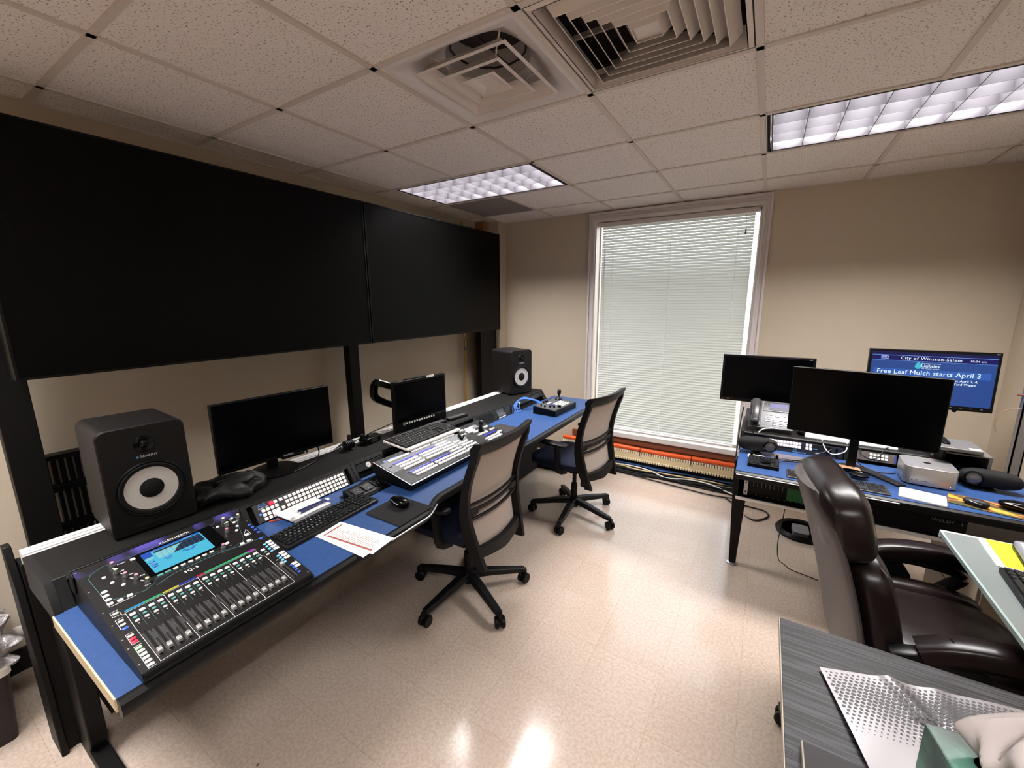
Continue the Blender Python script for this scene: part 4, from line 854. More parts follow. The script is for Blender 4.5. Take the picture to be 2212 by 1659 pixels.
g=G(); g.sell((-.13,.30,.25),(.09,.12,.06),1,1,n=20,k=10,f=lambda p:(p.x,p.y,p.z*(1+.3*math.sin(60*p.x)))); g.build('liner_knot',mat('grey_film_knot',(165,155,150),.3),t)
# ================================================================= mesh task chairs
MESHM=mat('beige_back_mesh',(160,147,138),.8,var=.12,scale=500); NAVY=mat('navy_seat_fabric',(13,19,40),.85,var=.2,scale=300)
CPL=mat('black_chair_plastic',(15,15,17),.5,spec=.4,var=.12,scale=150,bump=.1)
def star_base(t,R_,a0,m,hub=.08,cst=True):
    """five legs, each ending in a twin-wheel castor; angles in local frame"""
    for k in range(5):
        a=a0+2*PI*k/5; T=Matrix.Rotation(a,4,'Z')
        g=G(); g.M=T; g.bar([(.03,0,.118),(.14,0,.108),(.26,0,.090),(R_-.005,0,.082)],.052,.044,sm=3,taper=.62); g.b2((R_-.012,-.010,.055),(R_+.010,.010,.085)); g.build('base_leg',m,t,bev=0)
        g=G(); sw=random.uniform(-.6,.6); T2=T@Matrix.Translation((R_,0,0))@Matrix.Rotation(sw,4,'Z'); g.M=T2
        for s in(-1,1): g.lathe([(.010,-.011),(.027,-.011),(.031,-.005),(.031,.007),(.025,.012),(.006,.012)],20,Matrix.Translation((-.008,s*.0155,.031))@Matrix.Rotation(s*-PI/2,4,'X'))
        g.build('caster',BLKS,t); g=G(); g.M=T2; g.cyl((-.008,-.006,.028),(-.008,.006,.028),.018,n=14); g.cyl((0,0,.03),(0,0,.075),.0055,n=10); g.build('caster_stem',BLKS,t)
    g=G(); g.lathe([(.034,.07),(.036,.09),(.034,.135),(.028,.14)],20); g.build('hub',m,t)
def mesh_chair(label,loc,rz,base):
    t=thing('task_chair',label,'chair',loc,(0,0,rz),'mesh back task chairs at the console')  # faces local -x
    star_base(t,.335,base-rz,CPL)
    g=G(); g.cyl((0,0,.13),(0,0,.26),.025); g.cyl((0,0,.26),(0,0,.42),.016); g.build('gas_column',CPL,t)
    g=G(); g.b2((-.11,-.09,.40),(.10,.09,.445)); g.build('mechanism',CPL,t,bev=.01); g=G(); g.tube([(.0,.09,.42),(.0,.16,.415),(-.01,.24,.40)],.005,8); g.b2((-.025,.21,.395),(.01,.26,.402)); g.build('lever',CPL,t)
    g=G(); g.sell((-.06,0,.475),(.50,.49,.075),.45,.55,n=40,k=14,f=lambda p:(p.x,p.y,p.z-.012*(p.x/.25)**2*(1 if p.x<0 else 0))); g.build('seat',NAVY,t)
    bx('seat_pan',(-.26,-.21,.435),(.14,.21,.452),CPL,t,bev=.006)
    # back frame: profile x(z) leans back at the top; width w(z)
    def bxz(z): 
        k=(z-.34)/.68; return .222-.068*math.sin(min(1,k*1.12)*PI)+.012*k**2
    def bw(z): k=(z-.34)/.68; return .195+.05*math.sin(min(1,k*1.1)*PI*.62)
    def dip(y,w): return .030*(1-(y/w)**2)   # concave towards the sitter: centre farther back
    zs=[.34+.655*i/24 for i in range(25)]
    for s in(-1,1):
        g=G(); rings=[]
        for z in zs:
            k=(z-.34)/.68; x=bxz(z)+ .010; w=bw(z); th=.040+.03*math.exp(-((z-.50)/.16)**2); wd=.026
            rings.append([Vector((x+th*a,s*(w-wd*b),z)) for a,b in((-.5,-.2),(-.5,1),(.5,.8),(.5,-.1))])
        g.loft(rings); g.build('back_upright',CPL,t,sharp=40)
    g=G(); rings=[]
    for j in range(17):
        y=-1+2*j/16; w=bw(1.0)+.0; yy=y*w; x=bxz(1.0)+dip(yy,w)*.9-.004
        rings.append([Vector((x+a,yy,z+.006*(abs(y)**2))) for a,z in((-.012,.945),(-.016,.975),(.008,1.005),(.050,1.015),(.042,.987),(.012,.945))])
    g.loft(rings); g.build('top_rail',CPL,t,sharp=40)
    g=G(); rings=[]
    for j in range(17):
        y=-1+2*j/16; w=bw(.42); yy=y*w; x=bxz(.42)+dip(yy,w)*.9+.004
        rings.append([Vector((x+a,yy,z)) for a,z in((-.014,.375+.03*abs(y)),(-.010,.44+.012*abs(y)),(.020,.44+.012*abs(y)),(.026,.375+.03*abs(y)))])
    g.loft(rings); g.build('lower_rail',CPL,t,sharp=40)
    g=G(); rows=[]; 
    for z in [.43+.535*i/16 for i in range(17)]:
        w=bw(z)-.012; rows.append([(bxz(z)+dip(y*w,w)*.9,y*w,z) for y in [-1+2*j/14 for j in range(15)]])
    vs=[p for r in rows for p in r]; g.add(vs,[(i*15+j,i*15+j+1,(i+1)*15+j+1,(i+1)*15+j) for i in range(16) for j in range(14)]); o=g.build('back_mesh',MESHM,t,sharp=80); md=o.modifiers.new('s','SOLIDIFY'); md.thickness=.002
    for z0 in (.60,.645,.68):
        g=G(); w=bw(z0)-.015; g.bar([(bxz(z0)+dip(y*w,w)*.9+.020,y*w,z0+.004*abs(y)) for y in (-1,-.6,-.2,.2,.6,1)],.016,.012 if z0<.68 else .007,up=(0,0,1),sm=3); g.build('lumbar_band',CPL,t)
    for s in (-1,1):
        w=bw(.64); g=G(); g.b2((bxz(.64)+.02,s*(w-.055)-.03,.618),(bxz(.64)+.036,s*(w-.055)+.03,.650)); g.build('lumbar_slider',CPL,t,bev=.005)
    g=G(); g.bar([(.04,0,.42),(.12,0,.405),(.19,0,.40)],.10,.03,sm=3); 
    for s in(-1,1): g.bar([(.08,s*.03,.41),(.16,s*.11,.395),(.19,s*.185,.36)],.05,.035,sm=3)
    g.build('back_bracket',CPL,t)
    for s in(-1,1):
        g=G(); g.bar([(.05,s*.20,.445),(.03,s*.265,.46),(.02,s*.272,.55),(.01,s*.272,.64)],.05,.022,up=(1,0,0),sm=3); g.build('armrest_post',CPL,t); g=G(); g.sell((-.02,s*.268,.652),(.24,.075,.026),.5,.6,n=24,k=8); g.build('arm_pad',CPL,t)
    return t
mesh_chair('black mesh back task chair nearer the camera, pulled up to the switcher',(1.451,.478,0),R(0),R(47))
mesh_chair('black mesh back task chair farther away, in front of the window',(1.614,1.626,0),R(-9),R(58))
# ================================================================= leather executive chair
LEA=mat('dark_brown_leather',(28,20,20),.29,var=.22,scale=18,bump=.35,spec=.5); LEAS=mat('worn_grey_leather_shell',(66,59,59),.45,var=.12,scale=8,bump=.1); BLKA=mat('black_armrest_frame',(16,15,15),.35)
t=thing('executive_chair','padded dark brown leather office chair facing the right hand desk','chair',(3.325,.668,0),(0,0,R(7)))   # faces local +x
star_base(t,.385,R(198),BLKA); g=G(); g.cyl((0,0,.13),(0,0,.36),.028); g.b2((-.12,-.10,.34),(.14,.10,.385)); g.build('gas_column',BLKA,t)
g=G(); g.sell((.06,0,.455),(.55,.50,.14),.55,.6,n=48,k=20,f=lambda p:(p.x,p.y,p.z*(1+.12*math.cos(p.y*9))-.02*max(0,p.x/.27)**3)); g.build('seat',LEA,t)
for s in(-1,1):
    g=G(); g.sell((.04,s*.215,.475),(.50,.11,.13),.8,.6,n=32,k=14); g.build('seat_bolster',LEA,t)
g=G(); g.tube([(.27,y,.50-.012*abs(y)*4) for y in (-.17,-.08,0,.08,.17)],.0025,6); g.build('seat_seam',LEAS,t)
def backx(z): k=(z-.40)/.62; return -.135-.12*k-.06*k*k
def shell(g,z0,z1,off,th,wf,n=14,m=14,bul=.0):
    rings=[]
    for i in range(n+1):
        z=z0+(z1-z0)*i/n; w=wf((z-z0)/(z1-z0)); r=[]
        for j in range(m*2):
            q=2*PI*j/(m*2); cx,sy=math.cos(q),math.sin(q); e=lambda v,k:math.copysign(abs(v)**k,v)
            y=w*e(sy,.55); x=backx(z)+off+(th/2)*e(cx,.8)*(1)+ -.025*(1-(y/w)**2) 
            r.append(Vector((x,y,z)))
        rings.append(r)
    return g.loft(rings)
g=G(); shell(g,.36,1.0,-.045,.045,lambda k:.235+.03*math.sin(k*PI)-.09*max(0,(k-.85)/.15)**2); g.build('back_shell',LEAS,t,sharp=50,)
g=G(); rings=[]
def cushion(g,c,w,h,th,tilt=0,e1=.5,e2=.6,wr=0):
    g.sell(c,(th,w,h),e1,e2,(0,tilt,0),n=48,k=22,f=lambda p:(p.x*(1+wr*math.sin(34*p.y+5*p.z))-.10*p.y*p.y*-1,p.y,p.z))
g=G(); cushion(g,(backx(.89)-.01,0,.905),.52,.27,.150,R(-14),.6,.5,.03); g.build('headrest',LEA,t,sharp=50)
g=G(); cushion(g,(backx(.60)+.02,0,.60),.485,.42,.125,R(-14),.5,.5,.02); g.build('back_cushion',LEA,t,sharp=50)
for z in (.785,): 
    g=G(); g.tube([(backx(z)+.055+.10*y*y,y,z) for y in (-.24,-.16,-.08,0,.08,.16,.24)],.003,6); g.build('seam',LEAS,t)
g=G(); g.tube([(backx(.95)+.0+.02,y,1.025-.35*y*y) for y in (-.22,-.15,-.07,0,.07,.15,.22)],.0025,6); g.build('seam',LEAS,t)
for s in(-1,1):
    g=G(); g.bar([(-.08,s*.275,.580),(-.0,s*.285,.622),(.12,s*.29,.638),(.24,s*.29,.628),(.32,s*.285,.595)],.080,.060,sm=5); g.build('arm_pad',LEA,t,sharp=75)
    g=G(); g.bar([(-.15,s*.275,.555),(-.02,s*.282,.588),(.12,s*.285,.596),(.25,s*.285,.565),(.20,s*.280,.50),(.10,s*.25,.40)],.05,.028,sm=5); g.bar([(-.04,s*.282,.625),(.06,s*.278,.52),(.05,s*.24,.40)],.07,.02,up=(0,1,0),sm=4); g.build('arm_frame',BLKA,t)
# ================================================================= right console desk
t=thing('console_desk','blue topped equipment desk under the window wall at the right','desk',(0,0,0))
RX0,RX1,RY0,RY1=2.71,4.04,1.225,1.725
XZ=Matrix(((0,0,1,0),(1,0,0,0),(0,1,0,0),(0,0,0,1)))  # prism poly (y,z) swept along x
g=G(); g.b2((RX0,RY0+.028,ZT-.035),(RX1,RY1,ZT)); g.build('worktop',BLUE,t)
g=G(); g.prism([(RY0+.03,ZT-.001),(RY0+.014,ZT+.001),(RY0+.003,ZT-.006),(RY0,ZT-.02),(RY0+.004,ZT-.04),(RY0+.03,ZT-.048)],RX0,RX1,XZ); g.build('front_edge',EDGE,t)
G().cyl((RX0+.005,RY0-.0005,ZT-.012),(3.38,RY0-.0005,ZT-.012),.003,n=10).build('edge_strip',SIL,t)
g=G(); g.prism([(1.752,ZR-.02),(2.44,ZR-.02),(2.44,ZR),(1.758,ZR),(1.750,ZR-.006)],RX0,3.60,XZ); g.build('riser_top',LAM,t,bev=.002)
g=G(); g.b2((RX0+.01,1.80,ZT-.03),(3.60,2.14,ZR-.02)); g.build('riser_body',RBK,t)
g=G(); g.prism([(1.722,ZT-.03),(2.15,ZT-.03),(2.15,ZR+.002),(1.748,ZR+.002)],RX0-.008,RX0+.012,XZ); g.build('riser_cheek',RB,t); g=G(); g.prism([(1.722,ZT-.03),(2.15,ZT-.03),(2.15,ZR+.002),(1.748,ZR+.002)],3.60,3.612,XZ); g.build('riser_cheek',RB,t)
O1=Vector((0,1.748,ZR-.02)); V1=Vector((0,-.026,-.068)).normalized(); Y1=V1
def placeR(o,x,v,off=.001):
    loc,e=frame(O1+Vector((x,0,0))+V1*v,(1,0,0),V1); N=Vector((1,0,0)).cross(-V1); o.location=loc+N*off; o.rotation_euler=e
g=G(); g.prism([(1.76,ZT-.0),(1.80,ZT),(1.80,ZR-.02),(1.785,ZR-.02)],RX0+.012,3.60,XZ); g.build('bay_back',RBK,t)
for x in (RX0+.014,3.235,3.58):
    g=G(); g.prism([(1.728,ZT),(1.76,ZT),(1.785,ZR-.02),(1.750,ZR-.02)],x,x+.02,XZ); g.build('bay_frame',RB,t)
# legs and under-desk rack shelf
for x,y in ((2.735,1.56),(3.98,1.56)):
    g=G(); g.loft([[Vector((x-a,y-a,z)),Vector((x+a,y-a,z)),Vector((x+a,y+a,z)),Vector((x-a,y+a,z))] for a,z in ((.020,.014),(.022,.10),(.038,.50),(.040,ZT-.036))]); g.build('leg',FR,t,bev=.004); G().lathe([(.034,.0),(.032,.006),(.016,.012),(.015,.02)],24,Matrix.Translation((x,y,0))).build('leg_foot',SIL,t)
g=G(); g.b2((RX0+.01,1.25,.578),(3.60,1.70,.592)); g.b2((RX0+.01,1.245,.60),(RX0+.022,1.70,ZT-.036)); g.b2((3.58,1.26,.578),(3.60,1.70,ZT-.036)); g.build('rack_shelf',FR,t)
bx('shelf_rail',(RX0+.012,1.240,.578),(3.56,1.252,.594),ALU,t,bev=.002)
bx('modesty_beam',(RX0+.06,1.66,.48),(3.6,1.70,.578),FR,t)
bx('front_fascia',(3.10,1.262,.60),(3.62,1.275,.69),FR,t); texts('fascia_text',[('WELDON',0,0,.022,'CENTER',0,1.1)],MGR,t,(3.555,1.2605,.672),(PI/2,0,0))
bx('drawer_bar',(3.17,1.258,.655),(3.30,1.262,.660),MGR,t)
u=thing('rack_unit','black rack unit with silver ear and row of slots under the right desk top','rack unit',(0,0,0))
g=G(); g.b2((2.78,1.285,.594),(3.10,1.60,.698)); g.build('case',BLKS,u); bx('rack_ear',(2.757,1.272,.600),(2.776,1.278,.698),SIL,u); 
for z in (.62,.672): G().cyl((2.7665,1.270,z),(2.7665,1.273,z),.004,n=10).build('screw',BLKM,u)
for k in range(8): bx('slot',(2.80+.019*k,1.282,.655),(2.803+.019*k,1.286,.682),MGR,u)
for k in range(9): bx('lamp',(2.815+.026*k,1.282,.604),(2.822+.026*k,1.286,.607),MGR,u)
tag(bx('green_card',(2.955,1.276,.612),(3.075,1.283,.692),mat('green_circuit_card',(24,92,42),.6,var=.4,scale=90)),'green card standing in the rack under the right desk top','card')
# standing white cabinet below the right end
t=thing('file_cabinet','pale two drawer cabinet under the right end of the blue desk','cabinet',(0,0,0)); CABM=mat('pale_cabinet_paint',(150,138,122),.5)
G().b2((3.66,1.135,.0),(3.93,1.70,.56)).build('body',CABM,t,bev=.003)
for z0,z1 in ((.03,.298),(.306,.55)):
    o=bx('drawer',(3.648,1.14,z0),(3.66,1.695,z1),CABM,t,bev=.002); G().lathe([(.008,0),(.012,.010),(.009,.018)],16,Matrix.Translation((3.648,1.36,z1-.03))@Matrix.Rotation(-PI/2,4,'Y')).build('knob',CHR,o)
# ----------------------------------------------------------------- riser gear
t=thing('bus_panel','control panel with two rows of lit pinkish keys under the phone','control panel'); placeR(t,2.745,.0)
G().b2((0,-.072,-.01),(.485,0,0)).build('face',mat('blue_black_panel',(22,26,40),.4),t,bev=.001)
PK=mat('pinkish_lit_key',(222,205,215),.4,emit=(222,205,215),es=.3); k0=None
for r in range(2):
    for c in range(12):
        p=(.105+.0155*c,-.012-.0195*r,0)
        if k0 is None: k0=G().plate(.0137,.0165,.006,.002,top=.001,seg=2).build('key',PK,t,p)
        else: inst(k0,t,p)
for r in range(2):
    for c in range(2): inst(k0,t,(.312+.0175*c,-.012-.0195*r,0))
bx('display',(.335,-.032,0),(.385,-.006,.003),BLKG,t); bx('display_line',(.337,-.032,.003),(.362,-.028,.0036),glow('blue_line',(60,140,230),1.2),t)
G().lathe([(.016,0),(.015,.012),(.012,.016),(.010,.0155)],24,Matrix.Translation((.415,-.020,0))).build('rotary_knob',BLKS,t)
for k in range(3): G().lathe([(.006,0),(.005,.012)],14,Matrix.Translation((.455,-.012-.02*k,0))).build('small_knob',BLKG,t)
texts('panel_text',[('/\\/\\',.245,-.050,.018),('MATRIX ROUTER',.24,-.063,.009)],mat('pale_blue_print',(90,160,215),.4),t,(0,0,.0006)); texts('panel_text_white',[('MENU',.355,-.052,.008),('TAKE',.40,-.064,.008)],LINEM,t,(0,0,.0006))
t=thing('source_panel','brownish control panel with ten white keys behind the silver computer','control panel'); placeR(t,3.262,.0)
G().b2((0,-.050,-.01),(.20,0,0)).build('face',mat('brown_grey_panel',(84,76,72),.5),t,bev=.001); bx('blue_end',(.192,-.045,0),(.20,-.005,.001),mat('blue_end',(40,50,120)),t); k0=None
for r in range(2):
    for c in range(5):
        p=(.092+.0165*c,-.014-.018*r,0)
        if k0 is None: k0=G().plate(.0125,.0125,.005,.002,top=.001,seg=2).build('key',KEYW,t,p)
        else: inst(k0,t,p)
# desk phone
t=thing('desk_phone','silver and charcoal desk phone with blue display on the right riser','telephone'); loc,e=frame((2.738,1.795,ZR+.030),(1,0,0),(0,-.64,-.55)); t.location=loc; t.rotation_euler=e
PH=mat('silver_phone_plastic',(112,112,115),.4); PHD=mat('charcoal_phone_plastic',(44,44,48),.4)
G().plate(.245,.215,.022,.012,c=(.1225,.1075,-.022),top=.003).build('body',PH,t); G().plate(.068,.205,.006,.008,c=(.034,.11,.0),top=.002).build('handset_cradle',PHD,t)
G().plate(.165,.075,.004,.006,c=(.160,.170,.0)).build('display_bezel',BLKG,t)
bx('display',(.112,.142,.004),(.212,.196,.0052),glow('phone_display_violet',(85,85,205),.55),t)
g=G(); g.b2((.112,.142,.0053),(.212,.158,.0056)); g.add([(.112,.158,.0056),(.13,.166,.0056),(.15,.160,.0056),(.17,.170,.0056),(.19,.162,.0056),(.212,.167,.0056),(.212,.158,.0056)],[(0,1,2,3,4,5,6)]); g.build('display_skyline',glow('phone_display_dark',(50,50,130),.4),t,flat=True)
kb=None
def pk(name,x,y,w,d,m,h=.004): return G().plate(w,d,h,min(w,d)*.35,c=(x,y,0),top=.0012,seg=3).build(name,m,t)
for k in range(4): pk('soft_key',.125+.024*k,.136,.012,.005,WHT)
for k in range(5):
    pk('line_key',.098,.150+.010*k,.009,.004,WHT); pk('line_key',.226,.150+.010*k,.009,.004,WHT)
first=None
for r in range(4):
    for c in range(3):
        if first is None: first=G().plate(.014,.009,.004,.003,top=.0012,seg=3).build('number_key',SIL,t,(.140+.019*c,.068-.013*r,0))
        else: inst(first,t,(.140+.019*c,.068-.013*r,0))
g=G(); g.lathe([(.014,0),(.013,.005),(.008,.005)],28,Matrix.Translation((.160,.103,0))); g.build('navigation_ring',WHT,t)
for x,y,w in ((.122,.105,.014),(.198,.102,.014),(.105,.085,.013),(.095,.075,.013),(.115,.072,.013),(.105,.055,.030),(.215,.075,.013),(.205,.064,.013),(.215,.048,.02),(.213,.035,.016)): pk('function_key',x,y,w,.007,SIL)
g=G(); g.sell((.034,.175,.028),(.052,.060,.036),.7,.6,n=24,k=12); g.sell((.034,.040,.028),(.052,.060,.036),.7,.6,n=24,k=12); g.bar([(.034,.035,.034),(.034,.08,.042),(.034,.13,.042),(.034,.18,.034)],.044,.026,sm=4); g.build('handset',mat('charcoal_handset',(52,50,52),.28),t,sharp=60)
g=G()
pts=[(.034+.004*math.cos(k*1.9),.0-.004*k*.0-.003*k,.012+.004*math.sin(k*1.9)-.0006*k) for k in range(26)]
g.tube(pts,.0018,5,2); g.build('handset_cord',CAB,t)
g=G(); g.b2((.03,.12,-.050),(.215,.20,-.022)); g.build('foot_stand',PHD,t)
# monitors of the right desk
def monitor_up(label,loc,rot,w,h,bez=.012,bot=.018,mt=BLKS,d=.035,thick_back=True):
    t=thing('monitor',label,'monitor',loc,rot)
    g=G(); g.b2((-w/2,-h/2,-d),(w/2,h/2,0)); g.build('case',mt,t,bev=.003)
    o=bx('screen',(-w/2+bez,-h/2+bot,0),(w/2-bez,h/2-bez,.0012),SCR,t)
    bx('rear_housing',(-w*.3,-h*.3,-d-.025),(w*.3,h*.3,-d),BLKS,t,bev=.008); return t,o
t,o=monitor_up('black monitor with white sticker on its lower edge, above the desk phone',(2.81,2.24,1.088),(R(90),0,0),.565,.345,.016,.026)
bx('sticker',(-.045,-.1705,0),(.0,-.158,.0022),PAPER,t); texts('maker_text',[('NEC',-.235,-.158,.010)],mat('gold_print',(190,160,90)),t,(0,0,.0014)); G().cyl((-.262,-.161,0),(-.262,-.161,.002),.002,n=10).build('power_light',glow('orange_led',(255,120,40),2),t)
g=G(); g.b2((.245,.158,0),(.262,.164,.0015)); g.build('corner_badge',SIL,t)
t2=thing('monitor_pole','black pole on the riser carrying the monitor above the desk phone','monitor pole',(2.84,2.33,ZR+.001)); G().cyl((0,0,.0),(0,0,.32),.02).build('pole',FR,t2); bx('mount_bracket',(-.05,-.026,.20),(.05,.02,.30),FR,t2); G().lathe([(.07,0),(.07,.01),(.03,.015)],24).build('base_flange',FR,t2)
t,o=monitor_up('large black monitor in the middle of the right desk, screen off',(3.235,1.498,1.107),(R(93.5),0,R(-11.4)),.618,.368,.006,.008,d=.02)
bx('top_edge',(-.309,.183,-.004),(.309,.1845,.0005),SIL,t)
t2=thing('monitor_stand','chevron foot and neck carrying the large monitor on the right desk','monitor stand',(3.245,1.60,ZT+.001))
g=G(); g.prism([(-.19,-.145),(-.170,-.165),(-.02,-.045),(.06,-.048),(.165,-.185),(.20,-.165),(.075,.02),(.03,.045),(-.03,.04)],0,.012); g.build('foot',mat('dark_metal_stand',(38,37,38),.4),t2,bev=.003)
G().b2((-.018,-.018,.010),(.022,.010,.37)).build('neck',BLKS,t2,bev=.004); bx('tilt_hinge',(-.05,-.045,.32),(.05,-.012,.40),BLKS,t2)
t,o=monitor_up('monitor on the window wall side showing a blue city notice screen',(3.657,2.244,1.172),(R(86),0,0),.585,.352,.014,.030)
U0,V0_=-.2925,.176
X=lambda u:U0+u; Yv=lambda v:V0_-v
D.objects.remove(o)
o=bx('screen',(X(.014),Yv(.324),0),(X(.571),Yv(.016),.0012),glow('notice_blue',(42,78,152),.85),t)
bx('top_band',(X(.014),Yv(.036),.0013),(X(.571),Yv(.016),.0016),glow('notice_navy',(14,12,86),.7),o); bx('header_band',(X(.014),Yv(.069),.0013),(X(.571),Yv(.037),.0016),glow('notice_header',(14,12,100),.8),o)
NL=glow('notice_line',(120,170,250),1.0); bx('rule_line',(X(.014),Yv(.0385),.0016),(X(.571),Yv(.0362),.0019),NL,o); bx('rule_line',(X(.014),Yv(.0705),.0016),(X(.571),Yv(.069),.0019),NL,o)
bx('title_banner',(X(.030),Yv(.161),.0013),(X(.552),Yv(.121),.0016),glow('notice_banner',(52,100,185),.9),o)
NW=glow('notice_white',(225,242,255),1.25)
for nm,it in (('title_text',('City of Winston-Salem',X(.15),Yv(.0535),.0262,'LEFT',0,1.12)),('clock_text',('10:34 am',X(.457),Yv(.0555),.0165,'LEFT',0,1.1)),('logo_text',('Utilities',X(.249),Yv(.097),.027,'LEFT')),('logo_top_text',('Winston-Salem / Forsyth County',X(.249),Yv(.0815),.0065)),('logo_base_text',('Water  Wastewater  Solid Waste',X(.25),Yv(.1125),.006)),
 ('channel_text',('WSTV',X(.057),Yv(.048),.014)),('channel_base_text',('GOVERNMENT',X(.058),Yv(.059),.0055)),('headline_text',('Free Leaf Mulch starts April 3',X(.045),Yv(.141),.0375,'LEFT',0,1.03)),('body_text',('Mulch will be available while supplies last April 3, 4,',X(.505),Yv(.176),.0195,'RIGHT')),('body_text',('5 and 6 at the Yard Waste',X(.498),Yv(.196),.0195,'RIGHT'))):
    texts(nm,[it],NW,o,(0,0,.0018))
g=G(); 
pts=[]
for k in range(25):
    a=2*PI*k/24; r=.015; x,y=r*math.cos(a),r*math.sin(a)
    pts.append((x,y+(.012*max(0,math.sin(a))**3)))
g.add([(X(.236)+x,Yv(.101)+y,.0019) for x,y in pts[:-1]],[tuple(range(24))]); g.build('water_drop',glow('notice_cyan',(70,200,225),.9),o,flat=True); bx('channel_box',(X(.054),Yv(.0655),.0016),(X(.092),Yv(.041),.0017),glow('notice_box',(28,40,160),.8),o)
for k in range(5): bx('menu_mark',(X(.36+.043*k),Yv(.337),0),(X(.372+.043*k),Yv(.334),.0015),MGR,t)
g=G(); g.lathe([(.012,0),(.010,.006)],16,Matrix.Translation((X(.43),Yv(.354),-.012))); g.build('sensor_bump',BLKS,t); bx('corner_badge',(X(.560),Yv(.012),0),(X(.574),Yv(.007),.0015),SIL,t)
t2=thing('monitor_pole','black pole behind the notice screen monitor','monitor pole',(3.56,2.34,ZR+.001)); G().cyl((0,0,.0),(0,0,.38),.02).build('pole',FR,t2); bx('mount_bracket',(-.05,-.022,.28),(.05,.02,.38),FR,t2); G().lathe([(.07,0),(.07,.01),(.03,.015)],24).build('base_flange',FR,t2)
# small oval speakers
def oval_speaker(label,loc,rz,flip=1):
    t=thing('desktop_speaker',label,'speaker',loc,(0,0,rz),None)
    g=G(); g.sell((0,0,.056),(.212,.080,.084),.75,.55,n=44,k=22); g.build('grille_body',mat('black_speaker_cloth',(20,19,20),.8,scale=600,var=.3),t,sharp=60)
    T=Matrix.Translation((flip*.060,-.040,.058))@Matrix.Rotation(PI/2,4,'X')
    G().lathe([(.033,-.01),(.034,.004),(.030,.008),(.026,.004)],32,T,cap=False).build('driver_ring',BLKG,t); G().lathe([(.026,.004),(.018,.006),(.008,.0085),(.001,.009)],32,T).build('driver_cone',mat('grey_driver_cone',(120,118,118),.3,metal=.4),t)
    g=G(); g.lathe([(.030,.0),(.028,.006),(.01,.012)],24); g.build('foot',BLKG,t)
    return t
oval_speaker('oval black speaker at the left end of the right desk, below the phone',(2.800,1.610,ZT+.001),R(8),1)
oval_speaker('oval black speaker at the right end of the desk beside the silver computer',(3.775,1.600,ZT+.001),R(-8),-1)
tag(G().plate(.085,.06,.0015,.008,c=(2.80,1.535,ZT+.001)).build('white_card',PAPER),'small white card lying in front of the left oval speaker','card')
t=thing('desk_socket','grey recessed socket flap in the blue top behind the low keyboards','socket',(2.975,1.60,ZT+.0008),(0,0,R(-2)))
G().plate(.19,.105,.0025,.004).build('frame',mat('flap_grey_brown',(92,86,84),.45),t); G().b2((-.085,-.035,.0025),(.085,.040,.006)).build('flap',mat('flap_silver_grey',(118,116,120),.35,metal=.3),t,bev=.001); G().b2((.05,-.045,.0025),(.062,-.035,.0045)).build('latch',BLKM,t)
t=thing('editing_controller','small black editing keyboard with jog wheel near the left desk end','controller',(2.838,1.423,ZT+.001),(0,0,R(-1)))
G().plate(.150,.150,.020,.006,top=.002).build('case',BLKS,t); G().lathe([(.027,.020),(.026,.028),(.022,.029)],28,Matrix.Translation((.008,-.025,0))).build('jog_wheel',BLKG,t); k0=None
for r in range(7):
    for c in range(8):
        x,y=-.062+.0175*c,.058-.019*r
        if (x-.008)**2+(y+.025)**2<.0013: continue
        if k0 is None: k0=G().plate(.013,.013,.004,.0015,top=.001,seg=2).build('key',KB,t,(x,y,.020))
        else: inst(k0,t,(x,y,.020))
G().cyl((.062,.060,.02),(.062,.060,.045),.007,n=12).build('knob',BLKS,t); G().cyl((-.062,.064,.02),(-.062,.064,.038),.007,n=12).build('knob',BLKS,t)
keyboard('thin dark grey keyboard with number pad under the large monitor',(3.153,1.333,ZT+.001),(0,0,R(-1)),.415,.122,mat('space_grey_case',(70,69,72),.35,metal=.5),KB,LINEM,.007,.002,.003)
keyboard('white keyboard on the riser seen under the large monitor',(3.262,1.855,ZR+.001),(R(2),0,R(-2)),.430,.118,mat('white_keyboard_case',(225,225,225),.4),WHT,None,.010,.003,.004)
mouse('small black and white mouse on the riser beside the desk phone',(3.03,1.875,ZR+.001),R(5),s=.8); D.objects['computer_mouse.002'].children[0]
t=thing('compact_computer','silver compact desktop computer with rounded corners and fruit mark on top','computer',(3.545,1.585,ZT+.001),(0,0,R(-3)))
G().plate(.197,.197,.088,.034,c=(0,0,.006),seg=8,top=.002).build('case',mat('matte_silver_case',(186,185,186),.34,metal=.75,var=.02),t); G().lathe([(.085,0),(.085,.006)],32).build('base_ring',BLKM,t)
for x in (-.068,-.052): bx('usb_port',(x,-.0992,.022),(x+.003,-.098,.031),BLKM,t)
bx('card_slot',(-.035,-.0992,.0265),(-.010,-.098,.0285),BLKM,t); G().cyl((.072,-.0985,.018),(.072,-.0993,.018),.0015,n=8).build('power_light',glow('white_led',(255,255,255),2),t)
g=G(); pts=[]
for k in range(40):
    a=2*PI*k/40; r=.0165*(1-.12*max(0,math.sin(a))**6+.05*math.cos(2*a)-.06*max(0,-math.sin(a))**8); x,y=r*math.cos(a),r*math.sin(a)*1.02
    d=math.hypot(x-.021,y-.002)
    if d<.0105: x=.021-(.0105)*(.021-x)/max(d,1e-4); y=.002+(y-.002)*(.0105/max(d,1e-4))
    pts.append((x,y,.0945))
g.add(pts,[tuple(range(40))]); g.add([(.001,.018,.0945),(.003,.024,.0945),(.009,.028,.0945),(.008,.022,.0945),(.004,.019,.0945)],[(0,1,2,3,4)]); g.build('top_mark',mat('dark_mark',(48,40,38),.15,metal=.6),t,flat=True)
